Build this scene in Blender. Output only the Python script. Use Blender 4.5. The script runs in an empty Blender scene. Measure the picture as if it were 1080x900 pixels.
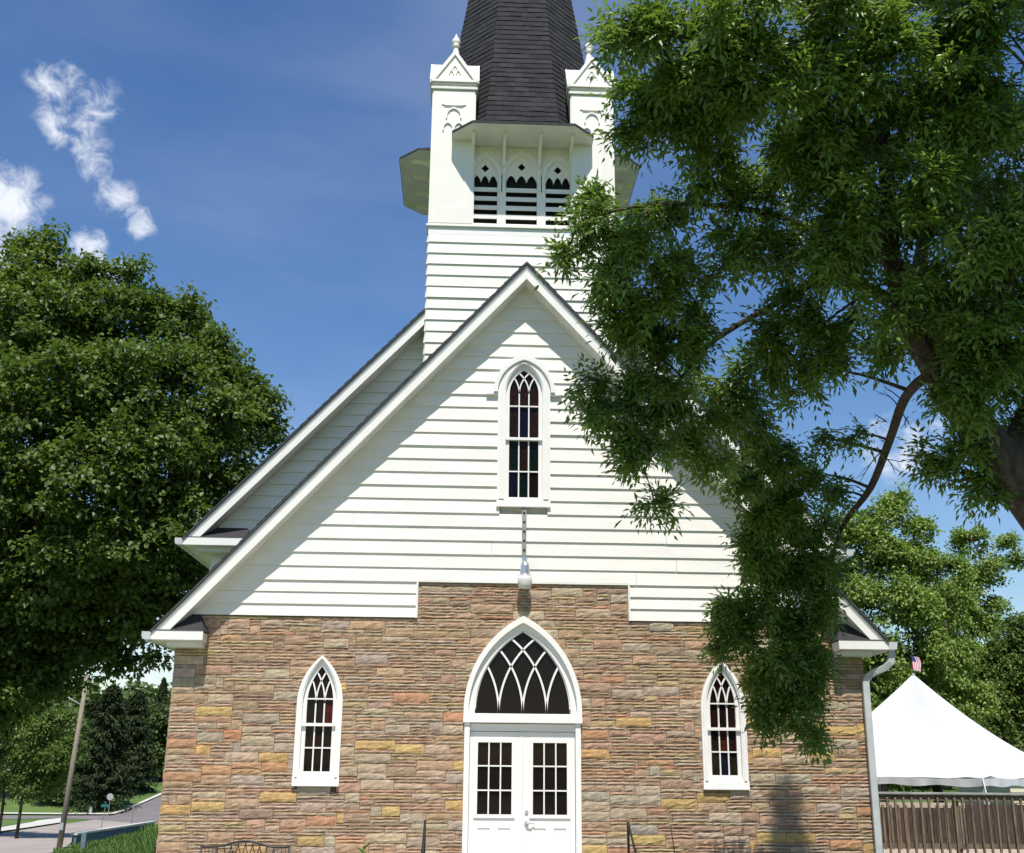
import bpy, bmesh, math, random
import numpy as np
from mathutils import Vector, Matrix
random.seed(7); RNG = np.random.default_rng(7)
R = math.radians
SC = bpy.context.scene
COL = SC.collection

# ------------------------------------------------------------------ helpers
def link(o, parent=None):
    COL.objects.link(o)
    if parent is not None: o.parent = parent
    return o
def tag(o, label=None, cat=None, group=None, kind=None):
    if label: o['label'] = label
    if cat: o['category'] = cat
    if group: o['group'] = group
    if kind: o['kind'] = kind
    return o
def empty(name, loc=(0, 0, 0), rz=0, parent=None):
    o = bpy.data.objects.new(name, None); o.location = loc; o.rotation_euler = (0, 0, rz)
    o.empty_display_size = .2
    return link(o, parent)
class MB:
    """collects polygons, builds ONE mesh"""
    def __init__(s): s.v = []; s.f = []; s.m = []; s.c = []; s.T = None; s.smooth = False
    def pt(s, p):
        if s.T is not None: p = s.T(p)
        s.v.append(tuple(p)); return len(s.v) - 1
    def face(s, pts, mi=0, col=None):
        i = [s.pt(p) for p in pts]; s.f.append(i); s.m.append(mi)
        s.c += [col or (1, 1, 1)] * len(pts)
    def grid(s, vs, faces, mi=0, col=None):
        b = len(s.v)
        for p in vs: s.pt(p)
        s.c += [col or (1, 1, 1)] * len(vs)
        for f in faces: s.f.append([b + k for k in f]); s.m.append(mi)
    def box(s, x0, x1, y0, y1, z0, z1, mi=0, col=None):
        v = [(x0, y0, z0), (x1, y0, z0), (x1, y1, z0), (x0, y1, z0), (x0, y0, z1), (x1, y0, z1), (x1, y1, z1), (x0, y1, z1)]
        s.grid(v, [(0, 3, 2, 1), (4, 5, 6, 7), (0, 1, 5, 4), (1, 2, 6, 5), (2, 3, 7, 6), (3, 0, 4, 7)], mi, col)
    def prism(s, poly, y0, y1, mi=0, axis='y', col=None):
        """poly in (x,z) extruded y0..y1; axis 'x': poly in (y,z) extruded in x; 'z': poly (x,y)"""
        n = len(poly)
        def P(a, b, t): return (a, t, b) if axis == 'y' else ((t, a, b) if axis == 'x' else (a, b, t))
        v = [P(a, b, y0) for a, b in poly] + [P(a, b, y1) for a, b in poly]
        f = [tuple(range(n)), tuple(range(2 * n - 1, n - 1, -1))] + [(i, i + n, (i + 1) % n + n, (i + 1) % n) for i in range(n)]
        s.grid(v, f, mi, col)
    def ring(s, outer, inner, y0, y1, mi=0):
        """open strip between two (x,z) paths of equal length, thick y0..y1"""
        n = len(outer)
        v = [(a, y0, b) for a, b in outer] + [(a, y0, b) for a, b in inner] + [(a, y1, b) for a, b in outer] + [(a, y1, b) for a, b in inner]
        f = []
        for i in range(n - 1):
            o0, o1, i0, i1 = i, i + 1, n + i, n + i + 1
            O0, O1, I0, I1 = 2 * n + i, 2 * n + i + 1, 3 * n + i, 3 * n + i + 1
            f += [(o0, o1, i1, i0), (O0, I0, I1, O1), (o0, O0, O1, o1), (i0, i1, I1, I0)]
        f += [(0, n, 3 * n, 2 * n), (n - 1, 3 * n - 1, 4 * n - 1, 2 * n - 1)]
        s.grid(v, f, mi)
    def strip(s, path, w, y0, y1, mi=0):
        p = [Vector((a, b)) for a, b in path]; o = []; i = []
        for k in range(len(p)):
            d = (p[min(k + 1, len(p) - 1)] - p[max(k - 1, 0)]).normalized(); n = Vector((-d.y, d.x)) * w / 2
            o.append(tuple(p[k] + n)); i.append(tuple(p[k] - n))
        s.ring(o, i, y0, y1, mi)
    def tube(s, path, rad, n=8, mi=0, col=None):
        P = [Vector(p) for p in path]
        if not hasattr(rad, '__len__'): rad = [rad] * len(P)
        vs = []; prev = None
        for k, p in enumerate(P):
            d = (P[min(k + 1, len(P) - 1)] - P[max(k - 1, 0)])
            d = d.normalized() if d.length > 1e-9 else Vector((0, 0, 1))
            if prev is None:
                a = d.orthogonal().normalized()
            else:
                a = prev - d * prev.dot(d); a = a.normalized() if a.length > 1e-6 else d.orthogonal().normalized()
            prev = a; b = d.cross(a)
            for j in range(n):
                t = 2 * math.pi * j / n
                vs.append(p + (a * math.cos(t) + b * math.sin(t)) * rad[k])
        f = []
        for k in range(len(P) - 1):
            for j in range(n):
                f.append((k * n + j, k * n + (j + 1) % n, (k + 1) * n + (j + 1) % n, (k + 1) * n + j))
        f.append(tuple(range(n - 1, -1, -1))); f.append(tuple((len(P) - 1) * n + j for j in range(n)))
        s.grid(vs, f, mi, col)
    def lathe(s, prof, c=(0, 0, 0), n=16, mi=0):
        vs = []; f = []
        for r, z in prof:
            for j in range(n):
                t = 2 * math.pi * j / n; vs.append((c[0] + r * math.cos(t), c[1] + r * math.sin(t), c[2] + z))
        for k in range(len(prof) - 1):
            for j in range(n): f.append((k * n + j, k * n + (j + 1) % n, (k + 1) * n + (j + 1) % n, (k + 1) * n + j))
        f.append(tuple(range(n - 1, -1, -1))); f.append(tuple((len(prof) - 1) * n + j for j in range(n)))
        s.grid(vs, f, mi)
    def build(s, name, mats, parent=None, smooth=False, color=False, recalc=True, bevel=0):
        me = bpy.data.meshes.new(name); me.from_pydata([tuple(v) for v in s.v], [], s.f)
        if not isinstance(mats, (list, tuple)): mats = [mats]
        for m in mats: me.materials.append(m)
        me.polygons.foreach_set('material_index', s.m)
        if color:
            a = me.attributes.new('Col', 'FLOAT_COLOR', 'POINT')
            a.data.foreach_set('color', np.concatenate([np.array(s.c, 'f'), np.ones((len(s.c), 1), 'f')], 1).ravel())
        if recalc:
            bm = bmesh.new(); bm.from_mesh(me); bmesh.ops.recalc_face_normals(bm, faces=bm.faces); bm.to_mesh(me); bm.free()
        if smooth: me.polygons.foreach_set('use_smooth', [True] * len(me.polygons))
        me.update()
        o = bpy.data.objects.new(name, me)
        if bevel:
            md = o.modifiers.new('bevel', 'BEVEL'); md.width = bevel; md.segments = 2; md.limit_method = 'ANGLE'
        return link(o, parent)
def copy_tree(o, parent=None):
    c = o.copy(); COL.objects.link(c); c.parent = parent
    for ch in list(o.children): copy_tree(ch, c)
    return c

# ------------------------------------------------------------------ camera model (measured from the photograph)
CX, D, H = -1.0232, 19.2, 2.6
F, PITCH, YAW, ROLL = 1180., R(16.683), R(2.380), R(.563)
def at(px, py, Y):
    """a point of the place, seen in the photograph at px,py, on the vertical plane y = Y"""
    a, b = px - 540, py - 450
    sx = a * math.cos(ROLL) + b * math.sin(ROLL); sy = -a * math.sin(ROLL) + b * math.cos(ROLL)
    x = sx / F; u = -sy / F
    y = math.cos(PITCH) - u * math.sin(PITCH); z = math.sin(PITCH) + u * math.cos(PITCH)
    X = x * math.cos(YAW) + y * math.sin(YAW); y = -x * math.sin(YAW) + y * math.cos(YAW)
    t = (Y + D) / y
    return Vector((CX + X * t, Y, H + z * t))
def smooth(a, b, x):
    t = np.clip((x - a) / (b - a), 0, 1); return t * t * (3 - 2 * t)
def gz(x, y):
    """height of the ground"""
    x = np.asarray(x, float); y = np.asarray(y, float)
    z = .4 + .6 * smooth(-3, -19, y)
    wl = 1 - smooth(-17, -7.5, x)
    z = z - wl * 3.6 * smooth(3, 34, y)
    hill = .10 * np.clip(y - 92, 0, 60) + .05 * np.clip(y - 152, 0, 150)
    z = z + wl * hill - (1 - wl) * .4 * smooth(2, 8, y)
    return z
def ground_hit(px, py):
    p0 = Vector((CX, -D, H)); q = at(px, py, 0) - p0
    t = .3
    for i in range(40000):
        p = p0 + q * t
        if p.z <= float(gz(p.x, p.y)): break
        t += .01
    return p

# ------------------------------------------------------------------ materials
def newmat(name):
    m = bpy.data.materials.new(name); m.use_nodes = True; nt = m.node_tree
    b = nt.nodes['Principled BSDF']; return m, nt, b
def N(nt, t, **k):
    n = nt.nodes.new(t)
    for a, v in k.items(): setattr(n, a, v)
    return n
def mat(name, col, rough=.6, noise=0, nscale=4, bump=0, bscale=60, metal=0, spec=.5, col2=None, stretch=None):
    m, nt, b = newmat(name)
    b.inputs['Roughness'].default_value = rough; b.inputs['Metallic'].default_value = metal
    b.inputs['Specular IOR Level'].default_value = spec
    tc = N(nt, 'ShaderNodeTexCoord'); mp = N(nt, 'ShaderNodeMapping'); nt.links.new(tc.outputs['Object'], mp.inputs[0])
    if stretch: mp.inputs['Scale'].default_value = stretch
    if noise or col2:
        n1 = N(nt, 'ShaderNodeTexNoise'); n1.inputs['Scale'].default_value = nscale; n1.inputs['Detail'].default_value = 6
        nt.links.new(mp.outputs[0], n1.inputs['Vector'])
        cr = N(nt, 'ShaderNodeValToRGB'); nt.links.new(n1.outputs['Fac'], cr.inputs[0])
        c2 = col2 or tuple(c * (1 - noise) for c in col)
        cr.color_ramp.elements[0].position = .35; cr.color_ramp.elements[1].position = .65
        cr.color_ramp.elements[0].color = (*c2, 1); cr.color_ramp.elements[1].color = (*col, 1)
        nt.links.new(cr.outputs[0], b.inputs['Base Color'])
    else: b.inputs['Base Color'].default_value = (*col, 1)
    if bump:
        n2 = N(nt, 'ShaderNodeTexNoise'); n2.inputs['Scale'].default_value = bscale; n2.inputs['Detail'].default_value = 5
        nt.links.new(mp.outputs[0], n2.inputs['Vector'])
        bp = N(nt, 'ShaderNodeBump'); bp.inputs['Strength'].default_value = 1; bp.inputs['Distance'].default_value = bump
        nt.links.new(n2.outputs['Fac'], bp.inputs['Height']); nt.links.new(bp.outputs[0], b.inputs['Normal'])
    return m
def attr_mat(name, rough=.85, amp=.45, scale=35, bump=.006, spec=.3):
    m, nt, b = newmat(name); b.inputs['Roughness'].default_value = rough; b.inputs['Specular IOR Level'].default_value = spec
    at_ = N(nt, 'ShaderNodeAttribute', attribute_name='Col')
    tc = N(nt, 'ShaderNodeTexCoord')
    n1 = N(nt, 'ShaderNodeTexNoise'); n1.inputs['Scale'].default_value = scale; n1.inputs['Detail'].default_value = 8; n1.inputs['Roughness'].default_value = .7
    nt.links.new(tc.outputs['Object'], n1.inputs['Vector'])
    n3 = N(nt, 'ShaderNodeTexNoise'); n3.inputs['Scale'].default_value = scale / 5; n3.inputs['Detail'].default_value = 3
    nt.links.new(tc.outputs['Object'], n3.inputs['Vector'])
    mr = N(nt, 'ShaderNodeMapRange'); mr.inputs['From Min'].default_value = .3; mr.inputs['From Max'].default_value = .7
    mr.inputs['To Min'].default_value = 1 - amp; mr.inputs['To Max'].default_value = 1 + amp
    nt.links.new(n1.outputs['Fac'], mr.inputs['Value'])
    mr2 = N(nt, 'ShaderNodeMapRange'); mr2.inputs['From Min'].default_value = .3; mr2.inputs['From Max'].default_value = .7
    mr2.inputs['To Min'].default_value = 1 - amp * .5; mr2.inputs['To Max'].default_value = 1 + amp * .5
    nt.links.new(n3.outputs['Fac'], mr2.inputs['Value'])
    mu = N(nt, 'ShaderNodeMath', operation='MULTIPLY'); nt.links.new(mr.outputs[0], mu.inputs[0]); nt.links.new(mr2.outputs[0], mu.inputs[1])
    vm = N(nt, 'ShaderNodeVectorMath', operation='SCALE'); nt.links.new(at_.outputs['Color'], vm.inputs[0]); nt.links.new(mu.outputs[0], vm.inputs['Scale'])
    nt.links.new(vm.outputs[0], b.inputs['Base Color'])
    bp = N(nt, 'ShaderNodeBump'); bp.inputs['Distance'].default_value = bump
    nt.links.new(n1.outputs['Fac'], bp.inputs['Height']); nt.links.new(bp.outputs[0], b.inputs['Normal'])
    return m
def leaf_mat(name, c0, c1, trans, tw=.35, rough=.45, spec=.4):
    m, nt, b = newmat(name)
    a = N(nt, 'ShaderNodeAttribute', attribute_name='var')
    cr = N(nt, 'ShaderNodeValToRGB'); cr.color_ramp.elements[0].color = (*c0, 1); cr.color_ramp.elements[1].color = (*c1, 1)
    nt.links.new(a.outputs['Fac'], cr.inputs[0]); nt.links.new(cr.outputs[0], b.inputs['Base Color'])
    b.inputs['Roughness'].default_value = rough; b.inputs['Specular IOR Level'].default_value = spec
    t = N(nt, 'ShaderNodeBsdfTranslucent'); t.inputs['Color'].default_value = (*trans, 1)
    mx = N(nt, 'ShaderNodeMixShader'); mx.inputs[0].default_value = tw
    nt.links.new(b.outputs[0], mx.inputs[1]); nt.links.new(t.outputs[0], mx.inputs[2])
    nt.links.new(mx.outputs[0], nt.nodes['Material Output'].inputs[0])
    return m
M = {}
M['white'] = mat('white_paint', (.82, .785, .715), .5, noise=.05, nscale=1.6, bump=.0012, bscale=25)
M['siding'] = mat('painted_clapboard', (.79, .76, .69), .55, noise=.09, nscale=2.6, bump=.002, bscale=14, stretch=(.35, 1, 1.6))
M['trim'] = mat('white_trim_paint', (.82, .795, .745), .45, noise=.04, nscale=3)
M['soffit'] = mat('soffit_paint', (.74, .72, .65), .6, noise=.12, nscale=3)
M['shingle'] = attr_mat('roof_shingle', .9, .35, 60, .004)
M['stone'] = attr_mat('ledge_stone', .9, .34, 42, .012)
M['mortar'] = mat('dark_mortar', (.09, .065, .045), .95, noise=.4, nscale=12, bump=.004)
M['pane_dark'] = mat('dark_glass', (.010, .006, .0055), .05, spec=.16)
M['pane_brown'] = mat('brown_stained_glass', (.022, .008, .006), .2, spec=.15, noise=.5, nscale=18)
M['pane_blue'] = mat('blue_stained_glass', (.006, .005, .018), .2, spec=.15, noise=.5, nscale=18)
M['pane_green'] = mat('green_stained_glass', (.004, .010, .007), .2, spec=.15, noise=.5, nscale=18)
M['pane_red'] = mat('red_stained_glass', (.07, .013, .008), .2, spec=.15, noise=.5, nscale=18)
M['void'] = mat('unlit_interior_black', (.01, .01, .01), .9)
M['alum'] = mat('grey_white_aluminium', (.52, .53, .52), .4, noise=.12, nscale=5)
M['silver'] = mat('silver_lamp_metal', (.62, .63, .66), .32, metal=.85)
M['frost'] = mat('frosted_lamp_glass', (.62, .62, .60), .25)
M['iron'] = mat('black_iron', (.02, .018, .017), .45, noise=.3, nscale=20)
M['concrete'] = mat('concrete', (.50, .46, .40), .9, noise=.2, nscale=1.5, bump=.004)
M['road'] = mat('pale_road_surface', (.36, .31, .27), .9, noise=.15, nscale=.4, bump=.01, bscale=8)
M['asphalt'] = mat('grey_asphalt', (.19, .17, .17), .9, noise=.15, nscale=.5, bump=.01, bscale=8)
M['kerb'] = mat('kerb_concrete', (.58, .56, .50), .9, noise=.12, nscale=1)
M['bluewall'] = mat('blue_grey_block', (.16, .21, .24), .85, noise=.35, nscale=3, bump=.01, bscale=10)
M['oldwood'] = mat('weathered_deck_wood', (.22, .155, .105), .85, col2=(.085, .062, .048), nscale=7, bump=.004, bscale=30, stretch=(4, 4, .6))
M['shadedwood'] = mat('shaded_fence_wood', (.075, .048, .034), .85, noise=.5, nscale=6, stretch=(4, 4, .5), bump=.003)  # fence wood, its colour darkened to carry the shade that falls on it
M['greywood'] = mat('grey_rail_wood', (.36, .34, .32), .8, noise=.35, nscale=5, stretch=(.6, 4, 4), bump=.003)
M['deckwood'] = mat('pale_deck_boards', (.52, .42, .33), .8, noise=.25, nscale=5)
M['polewood'] = mat('utility_pole_wood', (.33, .27, .20), .9, noise=.35, nscale=5, stretch=(5, 5, .5), bump=.01)
M['bark'] = mat('rough_bark', (.085, .062, .048), .95, col2=(.03, .021, .017), nscale=9, bump=.035, bscale=14, stretch=(1.6, 1.6, .5))
M['canvas'] = mat('white_tent_canvas', (.66, .665, .67), .6, noise=.05, nscale=1)
M['red'] = mat('red_roof', (.20, .035, .025), .7, noise=.2)
M['cream'] = mat('cream_siding', (.62, .56, .40), .7, noise=.08)
M['signgreen'] = mat('green_sign_paint', (.02, .16, .12), .4)
M['signgrey'] = mat('grey_sign_back', (.42, .43, .44), .45, metal=.3)
M['steel'] = mat('galvanised_steel', (.36, .35, .33), .5, metal=.4, noise=.2)
M['flagred'] = mat('flag_red', (.42, .03, .04), .8)
M['flagwhite'] = mat('flag_white', (.8, .78, .78), .8)
M['flagblue'] = mat('flag_blue', (.03, .04, .14), .8)
M['ash'] = leaf_mat('ash_leaf', (.040, .078, .012), (.18, .285, .055), (.24, .38, .036), .34, .36, .55)
M['maple'] = leaf_mat('maple_leaf', (.038, .074, .016), (.165, .225, .042), (.19, .30, .028), .28, .5, .4)
M['conifer'] = leaf_mat('conifer_needle', (.016, .029, .011), (.062, .082, .026), (.03, .06, .01), .1, .7, .2)
M['bright'] = leaf_mat('bright_leaf', (.13, .19, .035), (.34, .42, .10), (.18, .33, .03), .32, .5)
M['mid'] = leaf_mat('mid_green_leaf', (.032, .058, .014), (.115, .160, .036), (.08, .16, .02), .25, .5)
M['grassblade'] = leaf_mat('grass_blade', (.05, .105, .018), (.15, .245, .05), (.14, .28, .03), .3, .6)
M['yucca'] = leaf_mat('spiky_plant_leaf', (.05, .09, .03), (.12, .17, .08), (.06, .12, .03), .15, .5)
# grass ground
def ground_mat():
    m, nt, b = newmat('lawn_grass'); tc = N(nt, 'ShaderNodeTexCoord')
    n1 = N(nt, 'ShaderNodeTexNoise'); n1.inputs['Scale'].default_value = .22; n1.inputs['Detail'].default_value = 8
    n2 = N(nt, 'ShaderNodeTexNoise'); n2.inputs['Scale'].default_value = 9; n2.inputs['Detail'].default_value = 5
    for n in (n1, n2): nt.links.new(tc.outputs['Object'], n.inputs['Vector'])
    cr = N(nt, 'ShaderNodeValToRGB'); cr.color_ramp.elements[0].color = (.05, .10, .018, 1); cr.color_ramp.elements[1].color = (.13, .21, .04, 1)
    cr.color_ramp.elements[0].position = .3; cr.color_ramp.elements[1].position = .7
    ad = N(nt, 'ShaderNodeMath', operation='ADD'); ad.inputs[1].default_value = 0
    mu = N(nt, 'ShaderNodeMath', operation='MULTIPLY'); mu.inputs[1].default_value = .5
    mu2 = N(nt, 'ShaderNodeMath', operation='MULTIPLY_ADD'); mu2.inputs[1].default_value = .5
    nt.links.new(n1.outputs['Fac'], mu.inputs[0]); nt.links.new(n2.outputs['Fac'], mu2.inputs[0]); nt.links.new(mu.outputs[0], mu2.inputs[2])
    nt.links.new(mu2.outputs[0], cr.inputs[0]); nt.links.new(cr.outputs[0], b.inputs['Base Color'])
    b.inputs['Roughness'].default_value = .95
    bp = N(nt, 'ShaderNodeBump'); bp.inputs['Distance'].default_value = .06; nt.links.new(n2.outputs['Fac'], bp.inputs['Height']); nt.links.new(bp.outputs[0], b.inputs['Normal'])
    return m
M['lawn'] = ground_mat()

# ------------------------------------------------------------------ gothic outline helpers
def arch_hw(a, r, dz):
    """half width of a pointed arch (half span a, rise r) at height dz over the springing"""
    if dz <= 0: return a
    if dz >= r: return 0
    Rr = (a * a + r * r) / (2 * a); return math.sqrt(max(0, Rr * Rr - dz * dz)) - (Rr - a)
def arch_path(c, a, zb, zs, r, n=14, closed_bottom=False):
    L = [(c - a, zb)] + [(c - arch_hw(a, r, r * math.sin(t)), zs + r * math.sin(t)) for t in [math.pi / 2 * k / n for k in range(n + 1)]]
    L = L[:1] + L[1:]
    Rr = [(2 * c - x, z) for x, z in reversed(L[:-1])]
    return L + Rr
class Opening:
    def __init__(s, c, a, zb, zs, r): s.c, s.a, s.zb, s.zs, s.r = c, a, zb, zs, r
    def hw(s, z):
        if z < s.zb - 1e-6: return 0
        return arch_hw(s.a, s.r, z - s.zs)
def clip_quads(L0, L1, R0, R1, z0, z1, ops):
    """quad with bottom L0..R0 at z0 and top L1..R1 at z1, minus the openings"""
    qs = [(L0, L1, R0, R1)]
    for o in ops:
        zm = (z0 + z1) / 2
        if z1 <= o.zb + 1e-4 or zm >= o.zs + o.r: continue
        zz0 = max(z0, o.zb + 1e-4)
        h0, h1 = o.hw(zz0), o.hw(z1)
        out = []
        for (a0, a1, b0, b1) in qs:
            if b0 <= o.c - h0 + 1e-4 and b1 <= o.c - h1 + 1e-4 or a0 >= o.c + h0 - 1e-4 and a1 >= o.c + h1 - 1e-4: out.append((a0, a1, b0, b1)); continue
            l = (a0, a1, min(b0, o.c - h0), min(b1, o.c - h1)); rr = (max(a0, o.c + h0), max(a1, o.c + h1), b0, b1)
            for q in (l, rr):
                if q[2] - q[0] > .012 or q[3] - q[1] > .012:
                    out.append((q[0], q[1], max(q[0] + .004, q[2]), max(q[1] + .004, q[3])))
        qs = out
    return qs

# ------------------------------------------------------------------ stonework
def palette(h, up):
    t = random.random()
    if h == 3:
        opts = [((.42, .275, .175), 4 + 3 * up), ((.43, .335, .23), 4), ((.49, .325, .135), 2.4 * (1 - up) + .2), ((.46, .25, .135), 1.5 * (1 - up)), ((.34, .235, .155), 1.5), ((.38, .31, .23), 1.2)]
    else:
        opts = [((.40, .265, .17), 4 + 2 * up), ((.41, .31, .215), 4), ((.33, .225, .15), 1.6), ((.43, .31, .17), 1.3), ((.43, .25, .145), 1 * (1 - up) + .3)]
    tot = sum(w for _, w in opts); t *= tot
    for c, w in opts:
        t -= w
        if t <= 0: break
    k = random.uniform(.87, 1.05)
    return tuple(min(.7, x * k * random.uniform(.95, 1.05)) for x in c)
def stones(mb, u0, u1, v0, v1, ops=(), clipf=None, fine=True, depth=.0):
    un = .051; cu = .06
    nu = max(1, int(round((u1 - u0) / cu))); nv = max(1, int(round((v1 - v0) / un)))
    du = (u1 - u0) / nu; dv = (v1 - v0) / nv
    occ = np.zeros((nv, nu), bool)
    for j in range(nv):
        i = 0
        while i < nu:
            if occ[j, i]: i += 1; continue
            run = 0
            while i + run < nu and not occ[j, i + run]: run += 1
            up_ = float(smooth(2.2, 4.2, v0 + j * dv)); h = random.choices((1, 2, 3), (.58 + .14 * up_, .16, .26 - .12 * up_))[0]; h = min(h, nv - j)
            w = random.randint(7, 10) if h == 3 else (random.randint(4, 10) if h == 2 else random.randint(6, 15))
            if random.random() < .06: w = random.randint(2, 3)
            if run - w < 3: w = run if run < 14 else run - 5
            w = min(w, run)
            occ[j:j + h, i:i + w] = True
            a0 = u0 + i * du; b0 = a0 + w * du; z0 = v0 + j * dv; z1 = z0 + h * dv
            col = palette(h, smooth(2.6, 4.6, z0))
            g = .0038; dep = random.uniform(.012, .026) + (.006 if h == 3 else 0)
            for (L0, L1, R0, R1) in clip_quads(a0, a0, b0, b0, z0, z1, ops):
                W = max(R0 - L0, R1 - L1)
                nx = max(1, int(W / (.075 if fine else .3))); nz = {1: 2, 2: 3, 3: 4}[h] if fine else 1
                vs = []
                seed = random.random() * 50
                for q in range(nz + 1):
                    t = q / nz; z = z0 + g + (z1 - z0 - 2 * g) * t
                    l = L0 + (L1 - L0) * t + g * .8; r_ = R0 + (R1 - R0) * t - g * .8
                    for p in range(nx + 1):
                        s_ = p / nx; edge = (p in (0, nx)) or (q in (0, nz))
                        y = -dep + (random.uniform(.006, .014) if edge else random.uniform(-.008, .006))
                        x = l + (r_ - l) * s_
                        if not edge and nx > 1: x += random.uniform(-.02, .02)
                        zz = z + (random.uniform(-.0035, .0035) if edge else random.uniform(-.01, .01))
                        vs.append((x, y, zz))
                fs = []
                for q in range(nz):
                    for p in range(nx):
                        k = q * (nx + 1) + p; fs.append((k, k + 1, k + nx + 2, k + nx + 1))
                # rim back to the wall
                rim = [p for p in range(nx + 1)] + [q * (nx + 1) + nx for q in range(1, nz + 1)] + [nz * (nx + 1) + p for p in range(nx - 1, -1, -1)] + [q * (nx + 1) for q in range(nz - 1, 0, -1)]
                b = len(vs)
                for k in rim: vs.append((vs[k][0], .004, vs[k][2]))
                m_ = len(rim)
                for k in range(m_): fs.append((rim[k], b + k, b + (k + 1) % m_, rim[(k + 1) % m_]))
                mb.grid(vs, fs, 0, col)
            i += w

def laps(mb, z0, z1, xl, xr, ops=(), pitch=.243, y=0., lip=.034, top=.006):
    n = int(math.ceil((z1 - z0) / pitch - 1e-6))
    for k in range(n):
        a = z0 + k * pitch; b = min(z1, a + pitch)
        j = random.uniform(-.003, .003)
        for (L0, L1, R0, R1) in clip_quads(xl(a), xl(b), xr(a), xr(b), a, b, ops):
            if R0 - L0 < .01: continue
            # split long runs into boards so the shade line is never ruler straight
            nseg = max(1, int((R0 - L0) / 3.1)); cuts = [0] + sorted(random.uniform(.1, .9) for _ in range(nseg - 1)) + [1]
            for s0, s1 in zip(cuts[:-1], cuts[1:]):
                l0 = L0 + (R0 - L0) * s0; r0 = L0 + (R0 - L0) * s1; l1 = L1 if s0 == 0 else min(max(l0, L1), R1); r1 = R1 if s1 == 1 else min(max(r0, L1), R1)
                jj = j + random.uniform(-.005, .005); ga = .002
                v = [(l0 + ga, y - lip + jj, a + jj * .5), (r0 - ga, y - lip + jj, a + jj * .5), (r1 - ga, y - top, b), (l1 + ga, y - top, b),
                     (l0 + ga, y + .0, a + jj * .5), (r0 - ga, y + .0, a + jj * .5)]
                mb.grid(v, [(0, 1, 2, 3), (0, 4, 5, 1), (0, 3, 4), (1, 5, 2)])

# ------------------------------------------------------------------ THE CHURCH
church = empty('church', (0, 0, 0))
tag(church, 'white clapboard church with stone lower wall, pointed windows and grey shingled steeple', 'church')
HW = 5.81
WO = [Opening(s * 3.36, .335, 2.20, 3.50, .72) for s in (-1, 1)]
DO = Opening(0, .93, 0, 3.34, 1.58)
UO = Opening(-.012, .42, 6.90, 8.98, .70)

# stone wall, front
mb = MB()
BOT = .2
stones(mb, -HW, HW, BOT, 4.915, WO + [DO])
stones(mb, -1.80, 1.80, 4.925, 5.53)
for s in (-1, 1):      # bay sides
    mb.T = (lambda s: lambda p: (s * HW + (-p[1] * s), p[0], p[2]))(s)
    stones(mb, 0.01, 2.2, BOT, 4.43, fine=False)
    mb.T = (lambda s: lambda p: (s * 5.86 + (-p[1] * s), p[0], p[2]))(s)
    stones(mb, 2.2, 21, BOT, 4.6, fine=False)
mb.T = None
mb.build('stone_facing', M['stone'], church, color=True, recalc=False)
# dark mortar bed behind the stones
mb = MB()
def pieces(o0, o1, z0, z1, ops, step=.06):
    n = max(1, int((z1 - z0) / step))
    for k in range(n):
        a = z0 + (z1 - z0) * k / n; b = z0 + (z1 - z0) * (k + 1) / n
        for (L0, L1, R0, R1) in clip_quads(o0, o0, o1, o1, a, b, ops):
            mb.face([(L0, 0, a), (R0, 0, a), (R1, 0, b), (L1, 0, b)])
pieces(-HW + .01, HW - .01, BOT, 4.92, WO + [DO]); pieces(-1.79, 1.79, 4.92, 5.52, [])
for s in (-1, 1):
    mb.face([(s * (HW - .01), 0, BOT), (s * (HW - .01), 2.2, BOT), (s * (HW - .01), 2.2, 4.9), (s * (HW - .01), 0, 4.9)])
    mb.face([(s * 5.85, 2.2, BOT), (s * 5.85, 21, BOT), (s * 5.85, 21, 4.9), (s * 5.85, 2.2, 4.9)])
mb.box(-5.84, 5.84, 20.9, 21, BOT, 12)
mb.build('mortar_bed', M['mortar'], church, recalc=False)
# thin stone cap line
# ---- front gable clapboards
SL = 1.103; AP = 11.38
mb = MB()
xlf = lambda z: -max(0.02, (AP - .30 - z) / SL); xrf = lambda z: max(0.02, (AP - .30 - z) / SL)
yS = -.012
class Step:      # the stone step cut out of the clapboards
    pass
laps(mb, 5.54, 11.06, xlf, xrf, [UO], y=yS)
for s in (-1, 1):
    laps(mb, 4.93, 5.54, (lambda z: 1.83) if s > 0 else xlf, xrf if s > 0 else (lambda z: -1.83), [], y=yS, pitch=.2035)
mb.box(-1.815, 1.815, -.05, -.002, 5.535, 5.575)          # drip board over the raised stone panel
for s in (-1, 1): mb.box(*sorted((s * 1.80, s * 1.835)), -.052, -.001, 4.925, 5.533)
mb.build('gable_siding', M['siding'], church)
# backing so no light leaks
mb = MB(); mb.prism([(-5.6, 4.9), (5.6, 4.9), (0, 11.08)], .05, .12)
mb.build('gable_sheathing', M['soffit'], church)

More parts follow.
